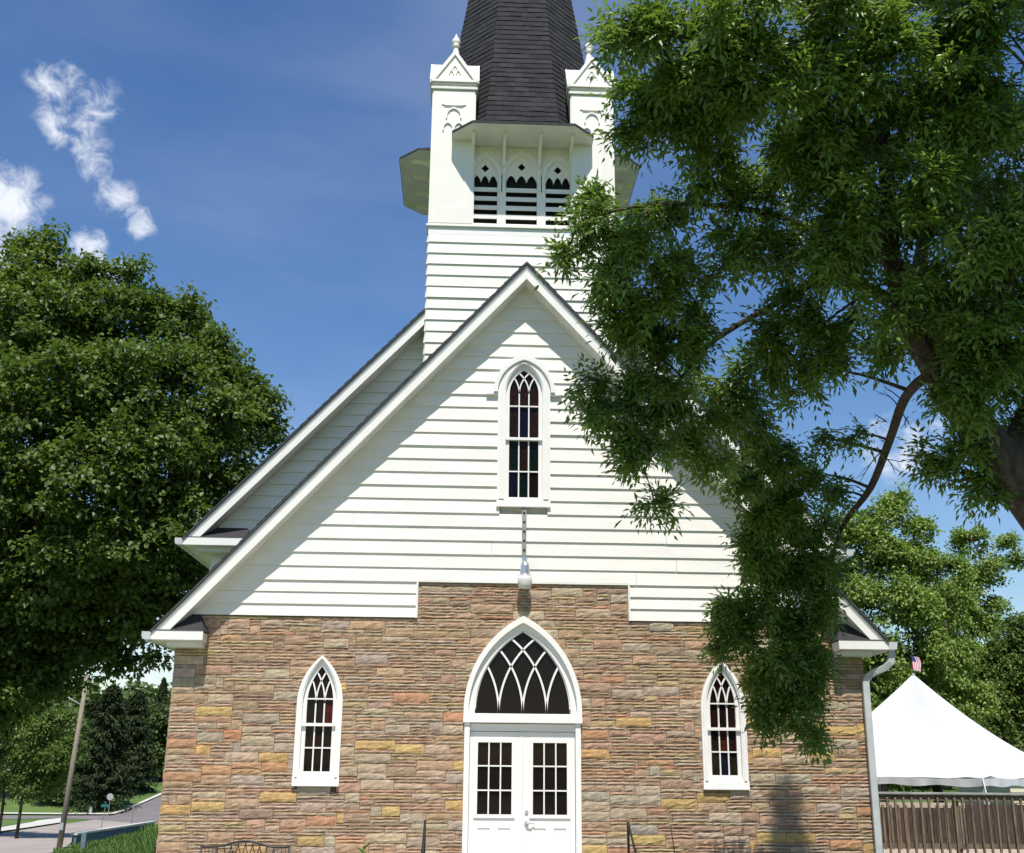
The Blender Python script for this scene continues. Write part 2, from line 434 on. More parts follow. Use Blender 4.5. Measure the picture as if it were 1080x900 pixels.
def gable_roof(yf, y1, half, ap, sl, ztip, ret_in, rise, wallx, ywall, tag_):
    """shingled slabs, rake boards, soffit, eave boxes with returns, gutters"""
    zt = ap - sl * half
    sh = MB(); rk = MB(); so = MB()
    def shc(): k = random.uniform(.75, 1.25); return (.035 * k, .034 * k, .036 * k)
    for s in (-1, 1):
        gt = MB()
        # courses of shingles
        n = 46
        for k in range(n):
            a = half * k / n; b = half * (k + 1) / n + .02
            za = ap - sl * a; zb = ap - sl * b
            m_ = 14 if y1 - yf > 5 else 5
            for q in range(m_):
                ya = yf - .05 + (y1 - yf + .05) * q / m_; yb = yf - .05 + (y1 - yf + .05) * (q + 1) / m_
                sh.face([(s * a, ya, za + .004), (s * b, ya, zb + .022), (s * b, yb, zb + .022), (s * a, yb, za + .004)], 0, shc())
        sh.prism([(s * .0, ap), (s * half, zt), (s * half, zt - .045), (s * .0, ap - .05)], yf - .05, y1, 0, col=(.06, .058, .06))
        # rake board and the grooved moulding on it
        x1 = (ap - .055 - ztip - .015) / sl; x2 = (ap - .32 - ztip - .015) / sl
        rk.prism([(0, ap - .055), (s * x1, ztip + .015), (s * x2, ztip + .015), (0, ap - .32)], yf, yf + .035)
        x3 = (ap - .13 - ztip - .015) / sl
        rk.prism([(0, ap - .055), (s * x1, ztip + .015), (s * x3, ztip + .015), (0, ap - .135)], yf - .009, yf - .001)
        so.prism([(0, ap - .30), (s * x2, ztip + .04), (s * (x2 + .03), ztip + .0), (0, ap - .335)], yf + .036, ywall + .0)
        # eave box
        xo = half - .02
        so.box(*sorted((s * xo, s * (wallx - .0))), ywall + .003, y1, ztip - .15, ztip - .003)
        so.box(*sorted((s * xo, s * ret_in)), yf + .01, ywall - .001, ztip - .15, ztip - .003)
        rk.box(*sorted((s * (xo + .02), s * (ret_in - .015))), yf - .012, yf + .008, ztip - .135, ztip + .012)
        # bed moulding under the return
        so.box(*sorted((s * (xo - .22), s * (ret_in + .03))), yf + .12, ywall - .003, ztip - .235, ztip - .152)
        # small hipped roof on the return
        v = [(s * (xo - .04), yf - .02, ztip + .013), (s * (ret_in - .03), yf - .02, ztip + .013), (s * (ret_in - .03), ywall, ztip + .013), (s * (ret_in + .16), ywall, ztip + rise), (s * (xo - .1), ywall, ztip + rise)]
        sh.grid(v, [(0, 1, 3, 4), (1, 2, 3), (0, 4, 2, 1)], 0, (.04, .038, .04))
        # gutter
        g = [(0, 0), (.10, 0), (.15, .06), (.15, .14), (.135, .14), (.135, .065), (.095, .012), (.012, .012), (.012, .14), (0, .14)]
        gt.prism([(s * (half - .005 + a), ztip - .145 + b) for a, b in g], yf - .02, y1)
        gt.box(*sorted((s * (half + .002), s * (half + .13))), yf - .026, yf - .021, ztip - .13, ztip - .01)
        gt.build('gutter', M['alum'], church)
    sh.build(tag_ + 'roof', M['shingle'], church, color=True, recalc=False)
    rk.build('rake_board', M['trim'], church)
    so.build('soffit', M['soffit'], church)
gable_roof(-.42, 2.3, 6.13, AP, SL, 4.60, 5.30, .36, 5.81, 0, '')
gable_roof(2.0, 21.3, 6.37, 13.50, 1.08, 6.62, 5.10, .30, 5.90, 2.45, '')

# ---- rear (nave) gable
mb = MB()
xl2 = lambda z: -min(5.90, max(.05, (13.50 - .30 - z) / 1.08)); xr2 = lambda z: -xl2(z)
laps(mb, 4.4, 12.9, xl2, xr2, [], y=2.45, pitch=.243)
for s in (-1, 1):
    mb.T = (lambda s: lambda p: (s * 5.90 - p[1] * s, p[0], p[2]))(s)
    laps(mb, 4.6, 6.43, lambda z: 2.45, lambda z: 21, [], y=0)
mb.T = None
mb.prism([(-5.85, 4.6), (5.85, 4.6), (5.85, 6.45), (0, 13.0), (-5.85, 6.45)], 2.49, 2.55)
mb.build('nave_siding', M['siding'], church)

# ---- tower
TY = 3.52; TH = 1.90
tower = MB()
def rotT(k, f=None):
    c, s_ = [(1, 0), (0, 1), (-1, 0), (0, -1)][k]
    def T(p):
        x, y = p[0], p[1] - TY
        return (c * x - s_ * y, s_ * x + c * y + TY, p[2])
    return T
for k in range(4):
    tower.T = rotT(k)
    laps(tower, 8.6 if k != 2 else 10, 12.93, lambda z: -TH, lambda z: TH, [], y=TY - TH, pitch=.243)
    tower.box(-TH, TH, TY - TH + .001, TY - TH + .05, 8.6, 12.93)
tower.T = None
tower.build('tower_siding', M['siding'], church)
tr = MB()
def sq(h, z0, z1): tr.box(-h, h, TY - h, TY + h, z0, z1)
sq(TH + .012, 12.90, 13.075); sq(TH + .055, 13.078, 13.13)
tr.build('tower_cornice', M['trim'], church, bevel=.008)

# belfry walls with three pointed openings per face
FACE = TY - 1.72     # y of the face plane of the front side
ops = [(-.765, .26, 13.19, 14.33, .46), (0, .325, 13.19, 14.35, .52), (.765, .26, 13.19, 14.33, .46)]
def wall_with_arches(mb, u0, u1, z0, z1, ops, y0, y1):
    xs = [u0]
    for (c, a, zb, zs, r) in ops: xs += [c - a, c + a]
    xs.append(u1)
    for k in range(0, len(xs), 2): mb.box(xs[k], xs[k + 1], y0, y1, z0, z1)
    for (c, a, zb, zs, r) in ops:
        mb.box(c - a, c + a, y0, y1, z0, zb)
        n = 10
        zz = [zs + r * math.sin(math.pi / 2 * k / n) for k in range(n + 1)]
        for s in (-1, 1):
            poly = [(c + s * arch_hw(a, r, z - zs), z) for z in zz]
            mb.prism(poly + [(c, z1), (c + s * a, z1)], y0, y1)
bw = MB()
for k in range(4):
    bw.T = rotT(k)
    wall_with_arches(bw, -1.05, 1.05, 13.13, 15.10, ops, FACE, FACE + .10)
bw.T = None
bw.build('belfry_wall', M['white'], church)
v = MB(); v.box(-1.58, 1.58, TY - 1.58, TY + 1.58, 13.14, 15.0)  # solid black box, its colour stands in for the unlit space behind the louvres
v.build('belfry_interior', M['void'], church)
def belfry_opening(c, a, zb, zs, r):
    root = empty('belfry_opening', (0, 0, 0), parent=church)
    m = MB()       # arched moulding
    o = arch_path(c, a + .10, zs - .35, zs, r + .11); i = arch_path(c, a + .02, zs - .35, zs, r + .03)
    m.ring(o, i, FACE - .028, FACE - .001)
    m.ring(arch_path(c, a + .13, zs - .02, zs, r + .14), arch_path(c, a + .105, zs - .02, zs, r + .112), FACE - .04, FACE - .001)
    m.build('arch_moulding', M['white'], root)
    m = MB()       # tracery plate with scalloped edge and diamond hole
    zsc = zs + .05; n3 = 3; w = 2 * (a - .002) / n3
    def low(x):    # scalloped lower edge
        t = ((x - (c - a)) / w) % 1.0; return zsc - .17 * (1 - abs(math.sin(math.pi * t)) ** .8) + .02
    xs = [c - a + .002 + (2 * a - .004) * k / 60 for k in range(61)]
    dz = zs + r * .52; dr = .085
    def topz(x):
        z = zs
        lo, hi = 0, r
        for _ in range(24):
            mid = (lo + hi) / 2
            if arch_hw(a, r, mid) > abs(x - c): lo = mid
            else: hi = mid
        return zs + lo
    for x0, x1 in zip(xs[:-1], xs[1:]):
        segs = []
        xm = (x0 + x1) / 2; d = dr - abs(xm - c)
        b0, b1, t0, t1 = low(x0), low(x1), topz(x0), topz(x1)
        if d > 0:
            segs = [(b0, b1, dz - max(0, dr - abs(x0 - c)), dz - max(0, dr - abs(x1 - c))), (dz + max(0, dr - abs(x0 - c)) * 1.15, dz + max(0, dr - abs(x1 - c)) * 1.15, t0, t1)]
        else: segs = [(b0, b1, t0, t1)]
        for (p, q, s_, t_) in segs:
            if s_ <= p and t_ <= q: continue
            m.prism([(x0, p), (x1, q), (x1, max(q, t_)), (x0, max(p, s_))], FACE + .03, FACE + .055)
    for q in (1, 2):                                            # small dots over the cusps
        xx = c - a + w * q
        m.lathe([(.001, -.02), (.018, -.01), (.018, .01), (.001, .02)], (xx, FACE + .028, zsc + .07), 6)
    m.build('tracery_panel', M['white'], root)
    m = MB()
    for k in range(5):
        z = zb + .03 + k * .208
        m.prism([(FACE + .012, z - .022), (FACE + .03, z - .03), (FACE + .13, z + .08), (FACE + .115, z + .09)], c - a + .003, c + a - .003, axis='x')
        m.box(c - a + .003, c + a - .003, FACE + .004, FACE + .022, z - .03, z + .062)
    m.build('louvre_slats', M['white'], root)
    return root
opens = [belfry_opening(*o) for o in ops]
def spin(o, k):      # copy a child tree and turn it about the tower axis
    c = copy_tree(o, church); c.matrix_local = Matrix.Translation((0, TY, 0)) @ Matrix.Rotation(k * math.pi / 2, 4, 'Z') @ Matrix.Translation((0, -TY, 0)) @ o.matrix_local
    return c
for k in (1, 2, 3):
    for o in opens: spin(o, k)
# brackets carrying the eave
brs = []
for x in (-1.03, -.375, .375, 1.03):
    m = MB()
    m.box(x - .036, x + .036, FACE - .075, FACE - .042, 14.62, 15.08)
    m.box(x - .036, x + .036, FACE - .62, FACE - .076, 15.0, 15.075)
    arc = []; 
    for q in range(8):
        t = math.pi / 2 * q / 7; arc.append((FACE - .076 - .5 * (1 - math.cos(t)), 14.66 + .36 * math.sin(t)))
    inn = [(y + .055 * (1 - q / 9) + .02, z + .0 + .0) for q, (y, z) in enumerate(arc)]
    m.prism(arc + [(y + .0, z + .06) for y, z in reversed(arc)], x - .030, x + .030, axis='x')
    m.lathe([(.002, -.05), (.03, -.03), (.03, .0), (.002, .02)], (x, FACE - .058, 14.62), 8)
    brs.append(m.build('eave_bracket', M['white'], church))
for k in (1, 2, 3):
    for o in brs: spin(o, k)
# buttress piers with cross-gabled caps
def pier():
    cx, cy = -1.455, 1.60 + .44; h = .44
    root = empty('corner_buttress', (0, 0, 0), parent=church)
    m = MB(); m.box(cx - h, cx + h, cy - h, cy + h, 13.13, 16.28)
    for k in range(4):     # raised frames around sunk panels
        c_, s_ = [(1, 0), (0, 1), (-1, 0), (0, -1)][k]
        m.T = lambda p, c_=c_, s_=s_: (cx + c_ * (p[0] - cx) - s_ * (p[1] - cy), cy + s_ * (p[0] - cx) + c_ * (p[1] - cy), p[2])
        y0 = cy - h - .022; y1 = cy - h - .001
        m.box(cx - h, cx - .255, y0, y1, 13.16, 16.26); m.box(cx + .255, cx + h, y0, y1, 13.16, 16.26)
        m.box(cx - .254, cx + .254, y0, y1, 13.16, 13.52)
        m.box(cx - .254, cx + .254, y0, y1, 15.92, 16.26)
        yy = cy - h - .03
        m.strip(arch_path(cx, .15, 15.60, 15.66, .18, 7), .03, yy, y1)
        for q in (-1, 1): m.strip(arch_path(cx + q * .115, .10, 15.30, 15.36, .13, 6), .026, yy, y1)
        m.strip([(cx - .2, 15.91), (cx + .2, 15.91)], .02, yy, y1)
    m.T = None
    m.build('pier_shaft', M['white'], root)
    m = MB()
    for e, a, b in ((.055, 16.28, 16.34), (.025, 16.342, 16.40), (.05, 16.402, 16.44)): m.box(cx - h - e, cx + h + e, cy - h - e, cy + h + e, a, b)
    m.build('neck_moulding', M['soffit'], root, bevel=.01)
    m = MB(); e = h + .05; z0 = 16.442; zt = 17.20
    m.prism([(cx - e, z0), (cx + e, z0), (cx, zt)], cy - e, cy + e)
    m.prism([(cy - e, z0 + .001), (cy + e, z0 + .001), (cy, zt - .002)], cx - e - .001, cx + e + .001, axis='x')
    for k in range(4):
        c_, s_ = [(1, 0), (0, 1), (-1, 0), (0, -1)][k]
        m.T = lambda p, c_=c_, s_=s_: (cx + c_ * (p[0] - cx) - s_ * (p[1] - cy), cy + s_ * (p[0] - cx) + c_ * (p[1] - cy), p[2])
        m.strip([(cx - e + .02, z0 + .03), (cx, zt - .03)], .07, cy - e - .035, cy - e - .002)
        m.strip([(cx + e - .02, z0 + .03), (cx, zt - .03)], .07, cy - e - .036, cy - e - .003)
        m.box(cx - e, cx + e, cy - e - .034, cy - e - .0025, z0 + .002, z0 + .05)
        for dx, dz in ((0, .36), (-.075, .24), (.075, .24)):
            m.lathe([(.05, -.012), (.034, .012)], (0, 0, 0), 3) if False else m.strip(arch_path(cx + dx, .042, z0 + dz - .04, z0 + dz - .02, .06, 4), .018, cy - e - .02, cy - e - .002)
    m.T = None
    m.build('gabled_cap', M['white'], root)
    m = MB(); m.lathe([(.15, -.16), (.12, .1), (.085, .30), (.06, .44), (.055, .50), (.10, .53), (.06, .56), (.085, .60), (.098, .65), (.085, .70), (.05, .74), (.025, .80), (.004, .86)], (cx, cy, 17.14), 14)
    m.build('finial', M['white'], root, smooth=True)
    return root
p0 = pier()
for k in (1, 2, 3): spin(p0, k)
# spire
def oct_(Rr, z): 
    q = Rr * math.tan(math.pi / 8)
    return [(-q, TY - Rr, z), (q, TY - Rr, z), (Rr, TY - q, z), (Rr, TY + q, z), (q, TY + Rr, z), (-q, TY + Rr, z), (-Rr, TY + q, z), (-Rr, TY - q, z)]
prof = [(2.62, 15.10), (2.30, 15.22), (1.93, 15.35), (1.87, 15.60), (1.80, 16.0), (1.70, 16.5), (1.60, 17.05), (1.155, 19.95), (0.05, 26.8)]
def Rz(z):
    for (a, za), (b, zb) in zip(prof[:-1], prof[1:]):
        if za <= z <= zb: return a + (b - a) * (z - za) / (zb - za)
    return prof[-1][0]
m = MB(); z = 15.10; row = 0
z = 15.36
while z < 26.3:
    st = .135; R0, R1 = Rz(z) + .014, Rz(min(26.39, z + st + .02)) + .002
    A, B = oct_(R0, z), oct_(R1, z + st + .02)
    for k in range(8):
        a0, a1 = Vector(A[k]), Vector(A[(k + 1) % 8]); b0, b1 = Vector(B[k]), Vector(B[(k + 1) % 8])
        w = (a1 - a0).length; n = max(1, int(round(w / .30))); off = (row % 2) * .5
        cuts = [0] + [min(1, max(0, (q + off + random.uniform(-.08, .08)) / n)) for q in range(1 - int(off > 0), n)] + [1]
        cuts = sorted(set(cuts))
        ctr = Vector((0, TY, 0)); nrm = ((a0 + a1) / 2 - Vector((0, TY, z))).normalized()
        for s0, s1 in zip(cuts[:-1], cuts[1:]):
            kk = random.uniform(.7, 1.3); c = (.029 * kk, .028 * kk, .031 * kk)
            j = nrm * random.uniform(0, .008); dn = Vector((0, 0, random.uniform(-.012, .004)))
            p, q_ = a0.lerp(a1, s0) + j + dn, a0.lerp(a1, s1) + j + dn; r_, t_ = b0.lerp(b1, s1), b0.lerp(b1, s0)
            ib = nrm * -.02
            m.grid([p, q_, r_, t_, p + ib, q_ + ib], [(0, 1, 2, 3), (0, 4, 5, 1)], 0, c)
    z += st; row += 1
for k in range(4):      # low skirt roof over each belfry face, cut off at the corner piers
    m.T = rotT(k); n = 9
    E0 = [(-1.47, TY - 1.87, 15.11), (-1.47, TY - 2.20, 15.11), (-1.05, TY - 2.62, 15.11), (1.05, TY - 2.62, 15.11), (1.47, TY - 2.20, 15.11), (1.47, TY - 1.87, 15.11)]
    E1 = [(-1.32, TY - 1.36, 15.37), (-1.24, TY - 1.45, 15.37), (-.79, TY - 1.90, 15.37), (.79, TY - 1.90, 15.37), (1.24, TY - 1.45, 15.37), (1.32, TY - 1.36, 15.37)]
    for q in range(5):
        for r_ in range(5):
            a0, a1, b0, b1 = Vector(E0[q]), Vector(E0[q + 1]), Vector(E1[q]), Vector(E1[q + 1]); kk = random.uniform(.8, 1.2)
            u, v_ = r_ / 5, (r_ + 1) / 5 + .02; lift_ = Vector((0, 0, .012))
            m.grid([a0.lerp(b0, u) + lift_, a1.lerp(b1, u) + lift_, a1.lerp(b1, v_), a0.lerp(b0, v_)], [(0, 1, 2, 3)], 0, (.03 * kk, .029 * kk, .031 * kk))
m.T = None
m.build('spire_shingles', M['shingle'], church, color=True, recalc=False)
m = MB()
for k in range(4):
    fa = MB(); m.T = rotT(k); fa.T = rotT(k)
    o_ = [(-1.465, TY - 1.70), (-1.465, TY - 2.195), (-1.045, TY - 2.615), (1.045, TY - 2.615), (1.465, TY - 2.195), (1.465, TY - 1.70)]
    m.prism(o_, 15.068, 15.098, axis='z')
    for a_, b_ in zip(o_[:-1], o_[1:]):
        a_, b_ = Vector(a_), Vector(b_); n_ = Vector((b_.y - a_.y, a_.x - b_.x)).normalized(); n_ = n_ if n_.y < 0 or abs(n_.y) < .01 and n_.x * a_.x > 0 else -n_
        fa.prism([tuple(a_ + n_ * .001), tuple(b_ + n_ * .001), tuple(b_ + n_ * .012), tuple(a_ + n_ * .012)], 15.082, 15.135, axis='z', col=(.05, .045, .045))
    fa.build('drip_edge', M['shingle'], church, color=True)
m.T = None
m.build('spire_soffit', M['soffit'], church)

# ---- windows
def tracery(mb, c, a, zs, r, bases, w, y0, y1):
    """intersecting bars that spring from the mullions and follow the arch's own curve"""
    Rr = (a * a + r * r) / (2 * a)
    for b in bases:
        for s in (-1, 1):
            path = []
            for k in range(40):
                dz = r * k / 39 * 1.0
                x = b + s * (Rr - math.sqrt(max(0, Rr * Rr - dz * dz)))
                if abs(x) > arch_hw(a, r, dz) + .004: break
                path.append((c + x, zs + dz))
            if len(path) > 2: mb.strip(path, w, y0, y1)
def window(c, a_out, zb, zs, r_out, fw, a_g, zg, r_g, rails, meet, panes, label, hood=False, ysc=0.):
    root = empty('window', (0, 0, 0), parent=church); root['label'] = label
    zap = zs + r_out
    m = MB()
    am = a_g + .065; rm = r_g + .10
    m.ring(arch_path(c, a_out, zb + .14, zs, r_out), arch_path(c, am, zb + .14, zs, rm), -.075, .06)
    m.ring(arch_path(c, a_out - .03, zb + .14, zs, r_out - .045), arch_path(c, am + .02, zb + .14, zs, rm + .03), -.092, -.074)
    m.box(c - am, c + am, -.02, .05, zb + .14, zg - .03)
    m.build('casing', M['trim'], root)
    m = MB()
    m.prism([(-.088, zb), (-.088, zb + .03), (-.082, zb + .05), (-.076, zb + .138), (.05, zb + .138), (.05, zb)], c - a_out - .006, c + a_out + .006, axis='x')
    m.build('sill', M['trim'], root, bevel=.006)
    m = MB()
    # upper sash (forward) and lower sash (back)
    m.ring(arch_path(c, am - .002, meet, zs, rm - .004), arch_path(c, a_g, meet, zs, r_g), -.022, .045)
    m.ring([(c - am + .002, meet + .02), (c - am + .002, zg - .03), (c + am - .002, zg - .03), (c + am - .002, meet + .02)],
           [(c - a_g, meet + .02), (c - a_g, zg), (c + a_g, zg), (c + a_g, meet + .02)], -.004, .04)
    m.box(c - am + .002, c + am - .002, -.05, .046, meet - .022, meet + .026)
    if not hood: pass
    m.build('sash', M['trim'], root)
    m = MB(); bw_ = .022; t3 = a_g / 3
    for x in (-t3, t3):
        m.box(c + x - bw_ / 2, c + x + bw_ / 2, .004, .03, zg, meet - .022)
        m.box(c + x - bw_ / 2, c + x + bw_ / 2, -.012, .03, meet + .026, rails[-1])
    for z_ in rails:
        y_ = -.014 if z_ > meet else .002
        m.box(c - a_g, c + a_g, y_, .028, z_ - bw_ / 2, z_ + bw_ / 2)
    zc = rails[-1]
    # above the last rail the mullions curve into crossing bars
    m.box(c - t3 - bw_ / 2, c - t3 + bw_ / 2, -.012, .03, zc, zs); m.box(c + t3 - bw_ / 2, c + t3 + bw_ / 2, -.012, .03, zc, zs)
    tracery(m, c, a_g, zs, r_g, (-t3, t3), bw_, -.013, .029)
    m.build('glazing_bars', M['trim'], root)
    # coloured panes, one mesh
    m = MB()
    zrows = [zg] + [z for z in rails if z < meet] + [meet] + [z for z in rails if z > meet]
    for i in range(len(zrows) - 1):
        for j in range(3):
            x0 = c - a_g + j * 2 * t3
            m.face([(x0, .035, zrows[i]), (x0 + 2 * t3, .035, zrows[i]), (x0 + 2 * t3, .035, zrows[i + 1]), (x0, .035, zrows[i + 1])], panes[i][j])
    n = 16
    for k in range(n):
        za = zrows[-1] + (zs + r_g - zrows[-1]) * k / n; zb_ = zrows[-1] + (zs + r_g - zrows[-1]) * (k + 1) / n
        ha, hb = arch_hw(a_g, r_g, za - zs), arch_hw(a_g, r_g, zb_ - zs)
        m.face([(c - ha, .035, za), (c + ha, .035, za), (c + hb, .035, zb_), (c - hb, .035, zb_)], panes[-1][k % 3] if k < n - 1 else 0)
    m.build('pane', [M['pane_dark'], M['pane_brown'], M['pane_blue'], M['pane_green'], M['pane_red']], root)
    m = MB(); m.box(c - a_out + .02, c + a_out - .02, .061, .065, zb + .05, zs + r_out * .5); m.build('window_back', M['void'], root)
    if hood:
        m = MB()
        m.ring(arch_path(c, a_out + .085, zs - .0, zs, r_out + .13), arch_path(c, a_out + .005, zs - .0, zs, r_out + .008), -.12, -.02)
        for s in (-1, 1): m.box(*sorted((c + s * (a_out + .002), c + s * (a_out + .21))), -.095, -.02, zs - .055, zs - .001)
        m.build('hood_moulding', M['trim'], root, bevel=.012)
    return root
D0 = 0; BR = 1; BL = 2; GR = 3; RD = 4
window(-3.36, .375, 2.19, 3.50, .775, .12, .215, 2.42, .60, [2.79, 3.57], 3.155,
       [[D0, D0, D0], [D0, BR, D0], [D0, D0, RD], [BR, D0, BR]], 'pointed stone-wall window with one red pane near the left corner')
window(3.36, .375, 2.19, 3.50, .775, .12, .215, 2.42, .60, [2.79, 3.57], 3.155,
       [[D0, BL, D0], [D0, RD, BR], [BR, D0, BR], [D0, BR, D0]], 'pointed stone-wall window with a blue pane, under the hanging foliage')
window(-.012, .47, 6.87, 8.98, .60, .14, .262, 7.06, .45, [7.53, 8.74], 8.12,
       [[BL, GR, D0], [GR, BR, GR], [BR, BL, BR], [BR, BR, BR]], 'tall pointed gable window above the entrance', hood=True)

# ---- entrance
ent = empty('entrance_frame', (0, 0, 0), parent=church)
ZF = .65
m = MB()
for s in (-1, 1): m.box(*sorted((s * .965, s * .875)), -.065, .08, ZF, 3.215)
m.box(-.874, .874, -.012, .08, 3.085, 3.205)
m.box(-.99, .99, -.11, .07, 3.216, 3.30)
m.box(-.985, .985, -.085, .07, 3.301, 3.365)
m.build('door_casing', M['trim'], ent, bevel=.006)
m = MB()
m.ring(arch_path(0, .985, 3.366, 3.40, 1.58, 20), arch_path(0, .905, 3.366, 3.40, 1.465, 20), -.085, .06)
m.ring(arch_path(0, .904, 3.366, 3.40, 1.463, 20), arch_path(0, .80, 3.366, 3.40, 1.335, 20), -.01, .10)
m.build('fanlight_arch', M['trim'], ent)
m = MB()
tracery(m, 0, .80, 3.38, 1.355, (-.4, 0, .4), .032, .02, .06)
tracery(m, 0, .80, 3.38, 1.355, (-.8,), .032, .021, .061); tracery(m, 0, .80, 3.38, 1.355, (.8,), .032, .021, .061)
m.build('fanlight_tracery', M['trim'], ent)
m = MB(); n = 20
for k in range(n):
    za, zb_ = 3.36 + 1.38 * k / n, 3.36 + 1.38 * (k + 1) / n; ha, hb = arch_hw(.84, 1.40, za - 3.38), arch_hw(.84, 1.40, zb_ - 3.38)
    m.face([(-ha, .066, za), (ha, .066, za), (hb, .066, zb_), (-hb, .066, zb_)])
m.build('fanlight_pane', M['pane_dark'], ent)
for s in (-1, 1):
    d = empty('door', (0, 0, 0), parent=church)
    d['label'] = 'white left door leaf with nine dark panes' if s < 0 else 'white right door leaf with nine panes and the handle'
    m = MB(); x0, x1 = sorted((s * .008, s * .868)); l0, l1 = sorted((s * .165, s * .745)); zb_, zt_ = 1.77, 2.915
    m.box(x0, l0, .02, .065, ZF + .01, 3.075); m.box(l1, x1, .02, .065, ZF + .01, 3.075)
    m.box(l0, l1, .02, .065, ZF + .01, zb_); m.box(l0, l1, .02, .065, zt_, 3.075)
    for pa, pb in ((l0 + .0, l0 + .25), (l1 - .25, l1)):       # raised panels
        m.ring([(pa, .80), (pa, 1.60), (pb, 1.60), (pb, .80), (pa, .80)], [(pa + .03, .83), (pa + .03, 1.57), (pb - .03, 1.57), (pb - .03, .83), (pa + .03, .83)], .004, .021)
        m.box(pa + .055, pb - .055, .01, .021, .86, 1.54)
    m.build('door_leaf', M['trim'], d)
    m = MB(); e = .045
    m.ring([(l0 - e, zb_ - e), (l0 - e, zt_ + e), (l1 + e, zt_ + e), (l1 + e, zb_ - e), (l0 - e, zb_ - e)], [(l0 + .01, zb_ + .01), (l0 + .01, zt_ - .01), (l1 - .01, zt_ - .01), (l1 - .01, zb_ + .01), (l0 + .01, zb_ + .01)], -.005, .019)
    for k in (1, 2): 
        xx = l0 + (l1 - l0) * k / 3; m.box(xx - .011, xx + .011, .0, .03, zb_ + .01, zt_ - .01)
        zz = zb_ + (zt_ - zb_) * k / 3; m.box(l0 + .01, l1 - .01, .002, .028, zz - .011, zz + .011)
    m.build('lite_frame', M['trim'], d)
    m = MB(); m.face([(l0, .035, zb_), (l1, .035, zb_), (l1, .035, zt_), (l0, .035, zt_)]); m.build('door_pane', M['pane_dark'], d)
    if s > 0:
        m = MB(); m.lathe([(.001, .0), (.03, .0), (.03, .02), (.001, .022)], (0, 0, 0), 14)
        m.v = [(.075 + p[0], .019 - p[2], 1.82 + p[1]) for p in m.v]
        m.build('deadbolt', M['silver'], d)
        m = MB(); k0 = 0; m.lathe([(.001, .0), (.038, .0), (.034, .025), (.018, .028), (.016, .05), (.001, .05)], (0, 0, 0), 14)
        m.v[k0:] = [(.075 + p[0], .019 - p[2], 1.65 + p[1]) for p in m.v[k0:]]
        m.tube([(.075, -.03, 1.65), (.12, -.04, 1.652), (.20, -.035, 1.645)], [.012, .012, .009], 8)
        m.build('door_handle', M['silver'], d, smooth=False)
m = MB(); m.box(-.007, .007, .03, .06, ZF, 3.08); m.box(-.02, .004, .012, .02, ZF + .01, 3.07); m.build('door_astragal', M['trim'], church)
m = MB(); m.box(-.97, .97, .0, .3, .3, ZF); m.build('threshold', M['concrete'], church)
m = MB(); m.box(-1, 1, .101, .12, ZF, 5.0); m.build('entrance_back', M['void'], church)
# downspout at the right corner
m = MB()
def rect_tube(mb, pts, w, d):
    P = [Vector(p) for p in pts]; vs = []
    for k, p in enumerate(P):
        dd = (P[min(k + 1, len(P) - 1)] - P[max(k - 1, 0)]).normalized(); sd = Vector((0, 1, 0)); u = dd.cross(sd).normalized()
        for a, b in ((-1, -1), (1, -1), (1, 1), (-1, 1)): vs.append(p + u * a * w / 2 + sd * b * d / 2)
    n = len(P); f = [(k * 4 + j, k * 4 + (j + 1) % 4, (k + 1) * 4 + (j + 1) % 4, (k + 1) * 4 + j) for k in range(n - 1) for j in range(4)]
    mb.grid(vs, f + [(0, 1, 2, 3), (4 * n - 4, 4 * n - 3, 4 * n - 2, 4 * n - 1)])
rect_tube(m, [(6.20, -.33, 4.47), (6.20, -.33, 4.36), (6.17, -.32, 4.25), (6.08, -.27, 4.17), (5.94, -.20, 4.11), (5.84, -.12, 4.04), (5.80, -.105, 3.94), (5.80, -.10, 3.7), (5.80, -.10, .5)], .115, .08)
m.build('downspout', M['alum'], church, bevel=.012)

# ------------------------------------------------------------------ lamp over the door and its perforated strap
lamp = empty('wall_lamp', (.0, -.05, 5.42)); tag(lamp, 'silver-necked wall lamp with frosted glass over the church door', 'lamp')
m = MB(); m.lathe([(.03, .47), (.06, .44), (.075, .40), (.085, .25), (.115, .215)], (.012, -.16, 0), 18); m.box(-.02, .04, -.16, .04, .47, .50); m.box(-.03, .055, .0, .045, .38, .60)
m.build('lamp_neck', M['silver'], lamp, smooth=False)
m = MB(); m.lathe([(.04, .0), (.095, .012), (.12, .06), (.125, .15), (.115, .214)], (.012, -.16, 0), 20); m.build('lamp_globe', M['frost'], lamp, smooth=True)
strap = MB()
strap.box(-.036, .042, -.058, -.046, 6.02, 6.87)
for k in range(5): strap.lathe([(.015, -.001), (.015, .004)], (0, 0, 0), 10, 1) if False else strap.box(-.015, .021, -.062, -.0585, 6.09 + k * .165, 6.13 + k * .165, 1)
so = strap.build('metal_strap', [M['steel'], M['iron']], None); tag(so, 'perforated grey metal strap running down the siding below the gable window', 'strap')

